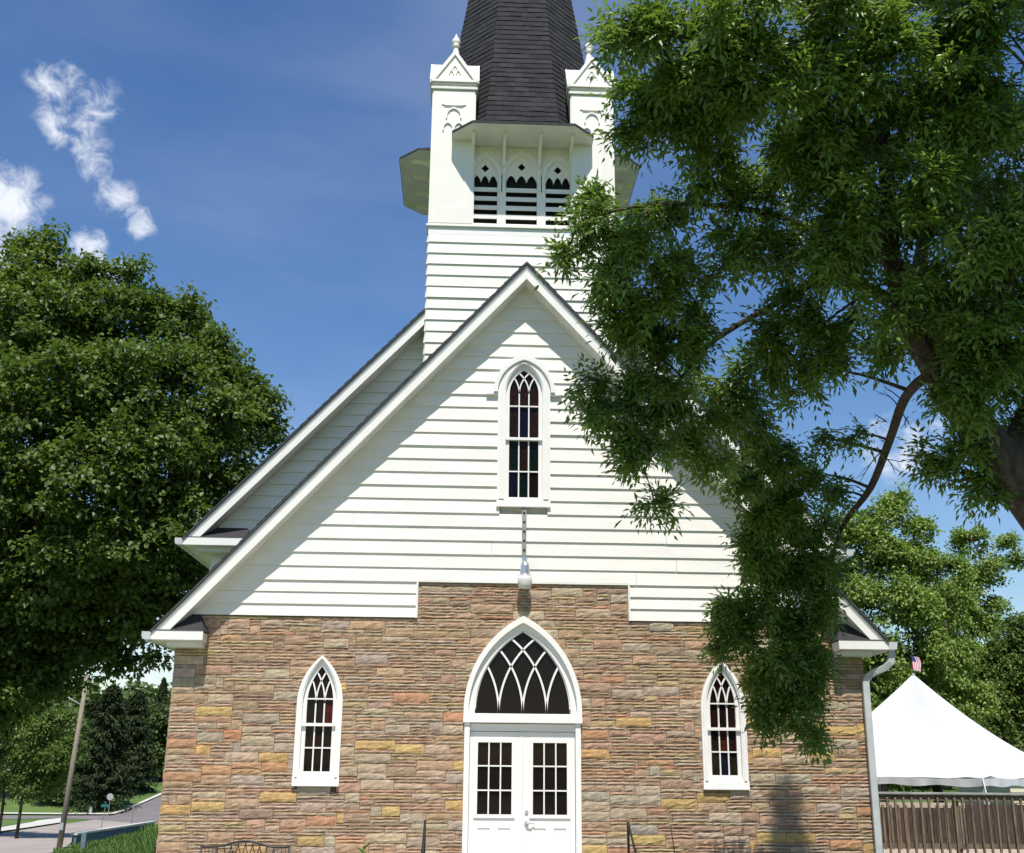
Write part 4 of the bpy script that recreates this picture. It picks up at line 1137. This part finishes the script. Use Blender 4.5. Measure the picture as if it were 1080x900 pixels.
br([(1030, 60, -7.2), (1000, -80, -8.0), (990, -200, -8.2)], [.05, .04, .02])
mpx = 86.
B = []
def bl(px, py, Y, r, n, fy=1.2, fz=1.): B.append((at(px, py, Y), (r / mpx * 1.04, r / mpx * fy, r / mpx * fz), int(n * 1.22)))
# hanging clump by the right-hand window
for px, py, Y, r, n in [(842, 530, -3.6, 46, 40), (800, 560, -3.4, 32, 22), (855, 590, -3.0, 40, 38), (812, 612, -3.0, 44, 42), (778, 650, -2.8, 34, 26), (845, 655, -2.8, 46, 46), (868, 640, -2.9, 26, 14), (805, 690, -2.7, 42, 38), (762, 640, -2.8, 18, 8), (762, 680, -2.7, 18, 8), (850, 712, -2.6, 38, 34), (815, 738, -2.6, 32, 22), (848, 762, -2.5, 26, 14), (868, 700, -2.6, 20, 8), (808, 764, -2.6, 14, 5)]: bl(px, py, Y, r, n)
B[:] = [(c, r, int(n * 1.35)) for c, r, n in B]
for px, py, Y, r, n in [(862, 560, -3.1, 26, 18), (790, 590, -3.3, 26, 16), (872, 600, -3.0, 22, 12), (830, 690, -2.8, 40, 36), (775, 670, -2.8, 26, 16), (840, 740, -2.6, 28, 20)]: bl(px, py, Y, r, n)
# mid left clumps over the gable
for px, py, Y, r, n in [(618, 398, -6.0, 24, 12), (648, 425, -6.0, 36, 26), (690, 400, -6.1, 44, 36), (660, 465, -5.9, 28, 16), (690, 480, -5.9, 36, 24), (690, 530, -5.8, 24, 12), (730, 440, -5.6, 44, 36), (745, 490, -5.2, 30, 18), (780, 450, -4.8, 44, 36), (800, 500, -4.2, 40, 30), (770, 400, -5.4, 44, 36), (830, 470, -4.2, 34, 24), (840, 400, -6.0, 34, 20), (880, 390, -6.6, 22, 10), (812, 545, -3.7, 30, 20), (905, 458, -5.0, 17, 7), (868, 462, -4.6, 18, 8), (860, 500, -4.0, 24, 12), (875, 520, -3.8, 20, 9)]: bl(px, py, Y, r, n)
# left edge over the tower
for px, py, Y, r, n in [(625, 205, -6.7, 26, 16), (615, 245, -6.7, 24, 14), (600, 262, -6.7, 16, 7), (592, 272, -6.7, 10, 4), (640, 240, -6.8, 34, 24), (655, 290, -6.8, 34, 24), (652, 335, -6.4, 26, 14), (680, 330, -6.5, 38, 28), (680, 270, -7.0, 40, 28), (720, 350, -6.3, 44, 34), (720, 300, -6.7, 42, 30), (700, 220, -7.0, 32, 18)]: bl(px, py, Y, r, n)
# upper crown
for px, py, Y, r, n in [(655, 30, -9.0, 34, 22), (690, 60, -8.8, 44, 34), (672, 105, -8.0, 28, 18), (668, 140, -7.9, 22, 12), (705, 130, -8.0, 42, 32), (740, 30, -9.2, 48, 38), (760, 90, -8.7, 50, 38), (750, 170, -7.6, 42, 28), (800, 30, -9.2, 50, 38), (820, 110, -8.6, 52, 40), (790, 210, -7.4, 44, 30), (770, 270, -7.0, 44, 30), (840, 190, -8.0, 50, 38), (830, 270, -7.2, 48, 34), (870, 40, -9.2, 52, 40), (890, 120, -8.6, 52, 38), (900, 200, -8.2, 48, 34), (890, 270, -7.6, 46, 30), (870, 340, -6.9, 40, 26), (820, 350, -6.4, 44, 30), (930, 60, -8.9, 52, 38), (960, 130, -8.3, 52, 38), (985, 220, -8.0, 50, 34), (1000, 290, -7.6, 46, 30), (940, 370, -7.0, 28, 14), (1010, 60, -8.8, 54, 40), (1050, 140, -8.6, 54, 38), (1060, 230, -8.4, 52, 36), (1070, 320, -7.8, 50, 34), (1040, 380, -7.6, 40, 26), (1080, 400, -7.3, 40, 26), (1060, 30, -9.0, 54, 40), (980, 340, -7.7, 34, 18), (1030, 430, -7.7, 26, 14), (1085, 455, -7.0, 26, 14), (900, 350, -6.4, 30, 16), (960, 300, -6.2, 40, 24), (920, 240, -6.4, 40, 24), (1010, 350, -6.4, 40, 26), (1050, 290, -6.2, 44, 28), (1000, 180, -6.4, 50, 30), (850, 150, -7.0, 44, 26), (720, 90, -8.3, 36, 22), (745, 130, -8.0, 40, 26), (910, 10, -9.2, 50, 34), (1000, 110, -8.9, 50, 34), (1030, 20, -9.2, 50, 34), (960, 200, -8.6, 44, 30), (870, 250, -8.0, 40, 24), (1070, 90, -8.9, 50, 34), (1020, 330, -8.0, 44, 28), (940, 320, -8.0, 36, 20), (1000, 390, -7.8, 34, 20), (1060, 360, -8.2, 40, 26), (1040, 250, -8.6, 46, 28), (930, 150, -6.8, 46, 28), (1040, 210, -6.4, 46, 28)]: bl(px, py, Y, r, n)
# leaves under the limb
for px, py, Y, r, n in [(975, 478, -7.0, 17, 8), (1000, 490, -7.0, 22, 12), (1030, 508, -7.1, 20, 11), (1050, 515, -7.1, 14, 6), (985, 420, -7.2, 18, 8), (1015, 465, -7.3, 20, 9)]: bl(px, py, Y, r, n)
# the rest of the crown, above and to the right of the picture, plus unseen clumps added for shade (world coordinates)
for k in range(46):
    x = random.uniform(3.2, 10.5); z = random.uniform(11.5, 16.6); y = random.uniform(-12.5, -8.0) - max(0, (z - 14)) * .0
    if x < 3.5 and z > 14.5 or z - 1.767 * abs(y) > -.5: continue
    B.append((Vector((x, y, z)), (.75, .75, .6), 26))
for k in range(60):  # clumps added overhead to shade the hanging foliage
    x = random.uniform(3.1, 5.4); y = random.uniform(-9.0, -6.9); z = random.uniform(11.9, 15.2)
    if z - 1.767 * abs(y) > -.6: continue
    B.append((Vector((x, y, z)), (.6, .6, .45), 22))
for k in range(26):
    B.append((Vector((random.uniform(6.8, 11), random.uniform(-10.5, -6.0), random.uniform(5.2, 12.5))), (.8, .8, .6), 22))
for x, y, z, r, rz, n in [(4.55, -8.0, 14.9, .32, .42, 26), (4.35, -8.0, 15.55, .22, .40, 22), (4.30, -8.0, 16.05, .13, .30, 10), (4.7, -8.0, 14.45, .42, .35, 26), (4.3, -8.0, 14.3, .35, .3, 18)]: B.append((Vector((x, y, z)), (r, r, rz), n))  # unseen crown tip, shaped so its shadow falls low on the right wall
tb = MB(); E_, Dr, Tn = grow(tb, skel, B, sub=5)
# bare dead twigs on the hanging branch
for px, py, Y, ex, ey in [(948, 430, -6.0, 925, 415), (950, 432, -6.0, 962, 452), (958, 440, -5.9, 955, 452), (935, 445, -5.6, 922, 437), (930, 480, -5.0, 944, 500), (930, 485, -5.0, 952, 488), (928, 478, -5.0, 905, 512), (912, 520, -4.0, 895, 512), (955, 425, -6.2, 932, 408)]:
    a, b = at(px, py, Y), at(ex, ey, Y - .1); p = curve_pts(a, b, .12, 4, .15); tb.tube(p, [.010, .008, .007, .005, .003], 4)
    for q in (2, 3): tb.tube([p[q], p[q] + (b - a) * .3 + Vector((random.uniform(-.1, .1), 0, random.uniform(-.12, .05)))], [.005, .002], 3)
o = tb.build('trunk', M['bark'], ash, smooth=True, recalc=False); o.matrix_parent_inverse = Matrix.Translation(-ash.location)
C_, Dd, Nn, Ls, V = compound_leaves(E_, Dr, Tn, per=8, rach=.25, ll=.102)
print('ash leaflets', len(C_))
o = leaf_object('crown', C_, Dd, Nn, Ls, Ls * .37, V, M['ash'], ash); o.matrix_parent_inverse = Matrix.Translation(-ash.location)

# ---- broadleaf trees farther away
def broadleaf(name, loc, label, crown, leafn, leaf, mt, trunk_h, tr, group=None, lean=(0, 0), clump=.55, cat='tree', sub=34, gap=.0, lobes=4):
    """crown: list of (centre rel. to loc, radii). Leaves sit in flattened sprays through and over the lobes."""
    root = empty(name, tuple(loc)); tag(root, label, cat, group)
    tb = MB(); top = Vector((lean[0], lean[1], trunk_h))
    tb.tube([(0, 0, -.3), tuple(top * .5 + Vector((.05, 0, 0))), tuple(top)], [tr * 1.25, tr, tr * .8], 9)
    C = []; T = []; Nz = []
    tot = sum(r[0] * r[1] + r[0] * r[2] + r[1] * r[2] for _, r in crown); nodes = [top]
    for c, r in sorted(crown, key=lambda q: (Vector(q[0]) - top).length):
        c = Vector(c); q = min(nodes, key=lambda t: (t - c).length); d = (c - q).length
        p = curve_pts(q, c, .08, 4, .06); r0 = tr * .55 / (1 + .12 * d) if q is top else tr * .25; tb.tube(p, [r0 + (.03 - r0) * k / 4 for k in range(5)], 6); nodes.append(c)
        ns = int(leafn / sub * (r[0] * r[1] + r[0] * r[2] + r[1] * r[2]) / tot)
        lob = []
        for k in range(lobes):
            u = unit(1)[0]; u[2] = abs(u[2]) * .9 - .25; f = random.uniform(.55, .8); q_ = random.uniform(.42, .66)
            lob.append((c + Vector((u[0] * r[0], u[1] * r[1], u[2] * r[2])) * f, (r[0] * q_ * .85, r[1] * q_ * .85, r[2] * q_ * random.uniform(1.0, 1.45)), random.uniform(-.14, .14)))
            tb.tube(curve_pts(c, lob[-1][0], .05, 3), [.05, .04, .03, .02], 5)
        cc, rr0 = c, r
        for k in range(ns):
            if k % 4: c, r, bt = lob[k % len(lob)]
            else: c, r, bt = cc, rr0, 0
            c = Vector(c)
            u = unit(1)[0]; u[2] = u[2] if random.random() < .65 else abs(u[2]); rad = random.uniform(.6, 1.08) if random.random() < .75 else random.uniform(.2, 1.3)
            if random.random() < gap * .5: continue
            e = c + Vector((u[0] * r[0], u[1] * r[1], u[2] * r[2])) * rad
            if k % 3 == 0: tb.tube([c.lerp(e, .15), c.lerp(e, .55) + Vector((0, 0, .1)), e], [.03, .02, .008], 3)
            C.append(e); T.append(bt + random.uniform(-.14, .14) + .06 * u[2]); Nz.append(u)
    C = np.array(C, 'f'); Nz = np.array(Nz); T = np.array(T); n = len(C)
    P = np.repeat(C, sub, 0); U = unit(n * sub) * (RNG.random((n * sub, 1)) ** .5) * clump * np.array([[1, 1, .55]])
    # sprays droop outward from their own centre
    P = P + U; P[:, 2] -= (U[:, 0] ** 2 + U[:, 1] ** 2) * .5 / clump
    nn = np.array([[0, 0, 1.]]) + np.repeat(Nz, sub, 0) * .45 + unit(n * sub) * .6
    dd = unit(n * sub) + U / clump * .8 + np.array([[0, 0, -.35]])
    Ls = leaf * RNG.uniform(.7, 1.25, n * sub)
    V = np.clip(.45 + np.repeat(T, sub) + RNG.normal(0, .14, n * sub), 0, 1)
    tb.build('trunk', M['bark'], root, smooth=True, recalc=False)
    leaf_object('crown', P, dd, nn, Ls, Ls * .72, V, mt, root)
    return root
def crown_px(loc, lst, Y, ppm):
    out = []
    for px, py, r, dy in lst:
        p = at(px, py, Y + dy); out.append((tuple(p - Vector(loc)), (r / ppm, r / ppm * 1.05, r / ppm * .85)))
    return out
# big maple left of the church
Ym = 17.; lx = at(-60, 700, Ym).x; loc = Vector((lx, Ym, float(gz(lx, Ym))))
lst = [(40, 300, 46, 0), (20, 345, 60, -1), (75, 345, 55, 0), (125, 325, 44, 0), (165, 335, 42, 1), (190, 330, 32, 1), (205, 375, 44, 1), (245, 395, 32, 1), (270, 420, 28, 1.5), (262, 455, 34, 1.5), (225, 440, 46, 0), (160, 400, 60, -1), (90, 420, 66, -2), (20, 430, 66, -2), (-40, 360, 70, 0), (-50, 470, 80, -1), (30, 510, 66, -2), (100, 500, 62, -2.4), (165, 480, 56, -1.5), (225, 500, 44, 0), (250, 515, 32, 1), (185, 545, 50, -.5), (120, 570, 58, -1.5), (45, 590, 66, -1.5), (-30, 600, 80, 0), (160, 600, 46, 0), (200, 585, 32, 1), (175, 635, 36, 1), (110, 640, 48, 0), (45, 660, 52, 0), (-20, 690, 66, 0), (150, 665, 26, 1), (95, 690, 30, 1), (10, 730, 36, 0), (-25, 745, 40, 1), (45, 715, 26, 1), (-100, 420, 90, 2), (-110, 560, 100, 2), (-60, 290, 60, 2), (130, 460, 60, 4), (60, 380, 60, 4), (190, 450, 50, 4), (40, 560, 60, 4), (130, 700, 16, 1.5), (160, 693, 12, 1.5), (148, 560, 40, 3), (15, 560, 50, 0), (70, 610, 50, 1), (10, 640, 56, 1.5), (75, 665, 46, 1.5), (120, 620, 40, 2), (30, 690, 46, 1), (-10, 720, 50, .5), (-60, 650, 90, 1), (60, 690, 34, 2.5), (140, 600, 40, 2), (190, 610, 26, 2), (95, 285, 22, 0), (135, 288, 18, 0), (45, 262, 26, 0), (285, 440, 14, 1.5)]
broadleaf('maple_tree', loc, 'huge dark green maple filling the left side beside the church', crown_px(loc, lst, Ym, 31.5), 250000, .19, M['maple'], 5.5, .55, clump=.55, sub=50, lobes=8)

# bright trees behind the tent
def px_tree(name, label, px, Y, lst, ppm, n, leaf, mt, tr=.25, group=None, trunk_h=None, **k):
    x = at(px, 800, Y).x; loc = Vector((x, Y, float(gz(x, Y)))); cr = crown_px(loc, lst, Y, ppm)
    return broadleaf(name, loc, label, cr, n, leaf, mt, trunk_h or max(1.5, min(c[0][2] for c in cr) + .5), tr, group, **k)
GR_ = 'trees behind the tent'
px_tree('leafy_tree', 'light green airy tree behind the white tent, nearest the church', 925, 26, [(905, 560, 30, 0), (935, 545, 28, 0), (925, 600, 42, 0), (965, 595, 34, 0), (900, 640, 42, 0), (950, 650, 44, -1), (990, 640, 32, 0), (920, 700, 44, -1), (975, 700, 42, -1), (1000, 600, 20, 0), (870, 690, 40, 1), (880, 600, 30, 1), (950, 750, 40, 0), (1005, 740, 40, 0), (900, 760, 40, 0), (945, 525, 14, 0), (965, 560, 20, 0), (1000, 690, 28, 0)], 26, 90000, .15, M['bright'], .28, GR_, clump=.42, sub=36, gap=.4)
px_tree('leafy_tree', 'pale loose-crowned tree with gaps behind the right side of the tent', 1040, 33, [(1025, 570, 20, 0), (1040, 600, 22, 0), (1015, 620, 24, 0), (1050, 640, 14, 0), (1005, 650, 30, 0), (1030, 660, 22, 0), (1000, 700, 36, 0), (1075, 592, 14, 0), (1062, 572, 12, 0), (1025, 700, 30, 0)], 22, 30000, .16, M['bright'], .22, GR_, clump=.42, sub=30, gap=.5)
px_tree('leafy_tree', 'darker rounded tree at the right edge behind the tent', 1085, 30, [(1075, 670, 24, 0), (1060, 700, 34, 0), (1090, 710, 36, 0), (1050, 740, 34, 0), (1085, 750, 36, 0), (1110, 680, 40, 0), (1030, 770, 32, 0), (1060, 790, 30, 0)], 24, 60000, .15, M['maple'], .25, GR_, clump=.4)
px_tree('leafy_tree', 'dark low tree directly behind the tent peak', 985, 40, [(960, 720, 34, 0), (1000, 730, 36, 0), (1035, 750, 34, 0), (930, 760, 36, 0), (980, 780, 36, 0), (1020, 800, 30, 0), (900, 800, 36, 0), (1060, 800, 30, 0), (950, 820, 26, 0)], 20, 40000, .20, M['maple'], .25, GR_, clump=.5)

# left background: street trees, broad trees and conifers on the slope
GL = 'trees across the road on the left'
px_tree('street_tree', 'small street tree at the far left edge with a thin trunk', 9, 72, [(0, 790, 30, 0), (-20, 770, 34, 0), (15, 815, 22, 0), (-5, 830, 20, 0), (5, 765, 22, 0)], 14., 9000, .24, M['mid'], .11, GL, clump=.7)
px_tree('street_tree', 'light-tipped street tree just left of the utility pole', 28, 70, [(40, 775, 26, 0), (65, 760, 20, 0), (30, 800, 26, 0), (55, 800, 26, 0), (30, 830, 18, 0), (50, 826, 20, 0), (75, 790, 18, 0)], 14.2, 14000, .24, M['maple'], .11, GL, clump=.7)
for px, Y, lst, lb in [(75, 104, [(60, 800, 26, 0), (80, 780, 26, 0), (90, 820, 22, 0), (70, 835, 18, 0)], 'dark bushy tree behind the utility pole across the road'),
                       (172, 124, [(165, 770, 20, 0), (178, 755, 20, 0), (160, 800, 20, 0), (180, 800, 22, 0), (172, 780, 22, 0)], 'mid green rounded tree beside the church corner'),
                       (20, 108, [(0, 760, 34, 0), (30, 740, 30, 0), (-30, 780, 40, 0), (10, 800, 34, 0), (40, 790, 26, 0)], 'dark tree behind the street trees at the left edge')]:
    px_tree('background_tree', lb, px, Y, lst, 1180 / (Y + 19) * 1.0, 9000, .42, M['mid'], .3, GL, clump=1.1)
def conifer(loc, h, w, label=None):
    root = empty('conifer_tree', tuple(loc)); tag(root, label, 'tree', 'dark conifers on the slope behind the road')
    tb = MB(); tb.tube([(0, 0, -.3), (0, 0, h)], [.02 * h, .02], 7); tb.build('trunk', M['bark'], root, recalc=False)
    C = []; Dd = []
    for k in range(int(30 * 9)):
        t = random.random() ** .8; z = h * (.07 + .92 * t); rr = w * (1 - t) ** .85 * random.uniform(.8, 1.12) + .1; a = random.uniform(0, 6.283)
        for s_ in range(7):
            f = (s_ + .5) / 7; C.append((rr * f * math.cos(a), rr * f * math.sin(a), z - rr * f * .30 + .12 * rr * f * f)); Dd.append((math.cos(a), math.sin(a), -.25))
    C = np.array(C); Dd = np.array(Dd); sub = 7
    P = np.repeat(C, sub, 0) + unit(len(C) * sub) * .03 * h * np.array([[1, 1, .6]]); dd = np.repeat(Dd, sub, 0) + unit(len(P)) * .8 + np.array([[0, 0, -.4]])
    Ls = .045 * h * RNG.uniform(.5, 1.1, len(P)); V = np.clip(.4 + np.repeat(np.repeat(RNG.normal(0, .18, len(C) // 7), 7), sub) + RNG.normal(0, .1, len(P)), 0, 1)
    leaf_object('crown', P, dd, np.array([[0, 0, 1.]]) + unit(len(P)) * .6, Ls, Ls * .42, V, M['conifer'], root); return root
cs = [(112, 100, 722, 'dense dark conifer just right of the utility pole'), (140, 112, 728, 'broad dark conifer in the middle of the row on the slope'), (95, 112, 735, 'tall conifer directly behind the pole'), (165, 165, 714, 'slender spire-topped spruce standing above the tree line'), (128, 150, 738, 'conifer top between the two broad dark ones'), (155, 140, 740, 'conifer left of the slender spruce'), (182, 150, 733, 'conifer against the church corner'), (62, 120, 745, 'conifer left of the utility pole'), (30, 135, 748, 'far conifer behind the left street trees'), (0, 130, 742, 'conifer at the left edge of the photo')]
proto = None
for px, Y, ty, lb in cs:
    x = at(px, 800, Y).x; z0 = float(gz(x, Y)); h = at(px, ty, Y).z - z0
    if proto is None: proto = conifer((x, Y, z0), h, h * .30, lb); h0 = h; o = proto
    else:
        o = copy_tree(proto); o.location = (x, Y, z0); s_ = h / h0; wsc = .55 if 'slender' in lb else random.uniform(.9, 1.15); o.scale = (s_ * wsc, s_ * wsc, s_); o.rotation_euler = (0, 0, random.uniform(0, 6)); o['label'] = lb
# far wooded ridge that closes the view
def wooded(name, pts, n, leaf, mt, hgt):
    P = []
    for k in range(n):
        x0, y0 = random.choice(pts); x = x0 + random.gauss(0, 9); y = y0 + random.gauss(0, 9)
        P.append((x, y, float(gz(x, y)) + random.random() ** .6 * hgt * (.75 + .25 * math.sin(x * .35) * math.cos(y * .3 + x * .13))))
    P = np.array(P); o = leaf_object(name, P, unit(n) + np.array([[0, 0, -.3]]), np.array([[0, -.3, 1.]]) + unit(n) * .7, leaf * RNG.uniform(.6, 1.3, n), leaf * .8 * RNG.uniform(.6, 1.3, n), RNG.random(n), mt, None)
    tag(o, 'far wooded ridge closing the view behind the trees', 'woods', kind='stuff')
wooded('far_woods', [(-140 + 12 * k, 215 + 8 * math.sin(k)) for k in range(11)] + [(20 + 14 * k, 120 + 6 * math.sin(k)) for k in range(10)], 70000, 1.3, M['mid'], 12)
# tall green plants in front of the retaining wall
P = []; Dv = []; Ln = []; W = []
cam0 = Vector((CX, -D, H))
for k in range(9000):
    px = random.uniform(58, 185); wb = 894 + (px - 77) * -.18
    py = wb + random.random() ** 1.5 * (912 - wb) + .5; q = at(px, py, 0) - cam0; t = (-3.2 - H) / q.z; p = cam0 + q * t
    if px < 76 and py < 899: continue
    hgt_ = .22 + .22 * math.sin(p.x * 1.3) * math.sin(p.y * .9 + p.x) + .75 * max(0, (px - 125) / 40)
    P.append((p.x, p.y, float(gz(p.x, p.y)))); a = random.uniform(0, 6.28); Dv.append((math.cos(a) * .4, math.sin(a) * .4, 1)); Ln.append(max(.3, hgt_ + .2) * random.uniform(.6, 1.2)); W.append(.09)
o = blades_mesh('tall_grass', P, Dv, Ln, W, M['grassblade'], nseg=2); tag(o, 'tall bright green grass and weeds beyond the church corner', 'grass', kind='stuff')

# ------------------------------------------------------------------ SKY, SUN, CAMERA
ELEV = R(60.5)
w = bpy.data.worlds.new('World'); SC.world = w; w.use_nodes = True; nt = w.node_tree; bg = nt.nodes['Background']
sky = N(nt, 'ShaderNodeTexSky', sky_type='NISHITA'); sky.sun_disc = False; sky.sun_elevation = ELEV; sky.sun_rotation = R(180)
sky.air_density = 1.25; sky.dust_density = .15; sky.ozone_density = 3.0; sky.altitude = 300
tc = N(nt, 'ShaderNodeTexCoord')
def direction(px, py): 
    d = (at(px, py, 0) - Vector((CX, -D, H))).normalized(); return d
n1 = N(nt, 'ShaderNodeTexNoise'); n1.inputs['Scale'].default_value = 48; n1.inputs['Detail'].default_value = 9; n1.inputs['Roughness'].default_value = .62; n1.inputs['Distortion'].default_value = .5
nt.links.new(tc.outputs['Generated'], n1.inputs['Vector'])
def cloud(px, py, rpx, dens, soft=1.):
    d = direction(px, py); s = N(nt, 'ShaderNodeVectorMath', operation='DISTANCE'); nt.links.new(tc.outputs['Generated'], s.inputs[0]); s.inputs[1].default_value = d
    mr = N(nt, 'ShaderNodeMapRange', interpolation_type='SMOOTHSTEP'); mr.inputs['From Min'].default_value = 0; mr.inputs['From Max'].default_value = rpx / 1180; mr.inputs['To Min'].default_value = dens; mr.inputs['To Max'].default_value = 0
    nt.links.new(s.outputs['Value'], mr.inputs['Value']); return mr.outputs[0]
cl = [cloud(*c) for c in [(50, 88, 40, .56), (72, 80, 36, .5), (98, 108, 42, .56), (62, 130, 40, .56), (88, 135, 40, .54), (96, 158, 38, .5), (108, 182, 38, .52), (122, 207, 40, .57), (146, 232, 36, .58), (2, 215, 62, 1.0), (-20, 250, 80, 1.0), (94, 262, 34, .85), (92, 285, 44, .9), (130, 290, 34, .7), (60, 290, 40, .7), (150, 700, 90, .85), (100, 690, 60, .8), (200, 680, 60, .6), (30, 650, 60, .6), (955, 470, 70, .72), (990, 440, 50, .4), (1030, 600, 60, .45), (1060, 610, 40, .4), (-120, 400, 160, .9)]]
acc = cl[0]
for c in cl[1:]:
    a = N(nt, 'ShaderNodeMath', operation='MAXIMUM'); nt.links.new(acc, a.inputs[0]); nt.links.new(c, a.inputs[1]); acc = a.outputs[0]
# the noise eats into the soft masks
n3 = N(nt, 'ShaderNodeTexNoise'); n3.inputs['Scale'].default_value = 9; n3.inputs['Detail'].default_value = 6; nt.links.new(tc.outputs['Generated'], n3.inputs['Vector'])
nm = N(nt, 'ShaderNodeMath', operation='MULTIPLY_ADD'); nt.links.new(n1.outputs['Fac'], nm.inputs[0]); nm.inputs[1].default_value = 3.6; nm.inputs[2].default_value = -2.75
nm2 = N(nt, 'ShaderNodeMath', operation='MULTIPLY_ADD'); nt.links.new(n3.outputs['Fac'], nm2.inputs[0]); nm2.inputs[1].default_value = 1.5; nt.links.new(nm.outputs[0], nm2.inputs[2])
ad = N(nt, 'ShaderNodeMath', operation='MULTIPLY_ADD'); nt.links.new(acc, ad.inputs[0]); ad.inputs[1].default_value = 1.6; nt.links.new(nm2.outputs[0], ad.inputs[2])
mr = N(nt, 'ShaderNodeMapRange', interpolation_type='SMOOTHSTEP'); mr.inputs['From Min'].default_value = .05; mr.inputs['From Max'].default_value = 1.7; nt.links.new(ad.outputs[0], mr.inputs['Value'])
gate = N(nt, 'ShaderNodeMapRange', interpolation_type='SMOOTHSTEP'); gate.inputs['From Min'].default_value = 0; gate.inputs['From Max'].default_value = .45; nt.links.new(acc, gate.inputs['Value'])
mm = N(nt, 'ShaderNodeMath', operation='MULTIPLY'); nt.links.new(mr.outputs[0], mm.inputs[0]); nt.links.new(gate.outputs[0], mm.inputs[1])
# thin high veil
n2 = N(nt, 'ShaderNodeTexNoise'); n2.inputs['Scale'].default_value = 2.2; n2.inputs['Detail'].default_value = 7; mp = N(nt, 'ShaderNodeMapping'); mp.inputs['Rotation'].default_value = (0, R(35), R(20)); mp.inputs['Scale'].default_value = (1, 1, 3.2)
nt.links.new(tc.outputs['Generated'], mp.inputs[0]); nt.links.new(mp.outputs[0], n2.inputs['Vector'])
v2 = N(nt, 'ShaderNodeMapRange', interpolation_type='SMOOTHSTEP'); v2.inputs['From Min'].default_value = .45; v2.inputs['From Max'].default_value = .85; v2.inputs['To Max'].default_value = .16; nt.links.new(n2.outputs['Fac'], v2.inputs['Value'])
mx2 = N(nt, 'ShaderNodeMath', operation='MAXIMUM'); nt.links.new(mm.outputs[0], mx2.inputs[0]); nt.links.new(v2.outputs[0], mx2.inputs[1])
mix = N(nt, 'ShaderNodeMix', data_type='RGBA'); nt.links.new(mx2.outputs[0], mix.inputs['Factor']); hs = N(nt, 'ShaderNodeHueSaturation'); hs.inputs['Hue'].default_value = .508; hs.inputs['Saturation'].default_value = 1.22; hs.inputs['Value'].default_value = .97; nt.links.new(sky.outputs[0], hs.inputs['Color']); nt.links.new(hs.outputs[0], mix.inputs['A']); mix.inputs['B'].default_value = (6.9, 7.2, 7.9, 1)
nt.links.new(mix.outputs['Result'], bg.inputs[0]); bg.inputs[1].default_value = .105
SKYK = 1
sd = bpy.data.lights.new('sun', 'SUN'); sd.energy = 4.4; sd.angle = R(.53); sd.color = (1, .955, .88)
so_ = link(bpy.data.objects.new('sun', sd)); dv = Vector((0.0, -math.cos(ELEV), math.sin(ELEV))); so_.rotation_euler = dv.to_track_quat('Z', 'Y').to_euler(); so_.location = (0, -30, 60)

cd = bpy.data.cameras.new('camera'); cam = link(bpy.data.objects.new('camera', cd)); SC.camera = cam
cd.sensor_width = 36; cd.lens = F / 1080 * 36; cd.clip_end = 5000; cd.clip_start = .1
cam.matrix_world = Matrix.Translation((CX, -D, H)) @ Matrix.Rotation(-YAW, 4, 'Z') @ Matrix.Rotation(math.pi / 2 + PITCH, 4, 'X') @ Matrix.Rotation(ROLL, 4, 'Z')
SC.view_settings.view_transform = 'Standard'; SC.view_settings.look = 'None'; SC.view_settings.exposure = .36; SC.view_settings.gamma = 1
SC.cycles.max_bounces = 6; SC.cycles.transparent_max_bounces = 4
SC.cycles.use_denoising = True
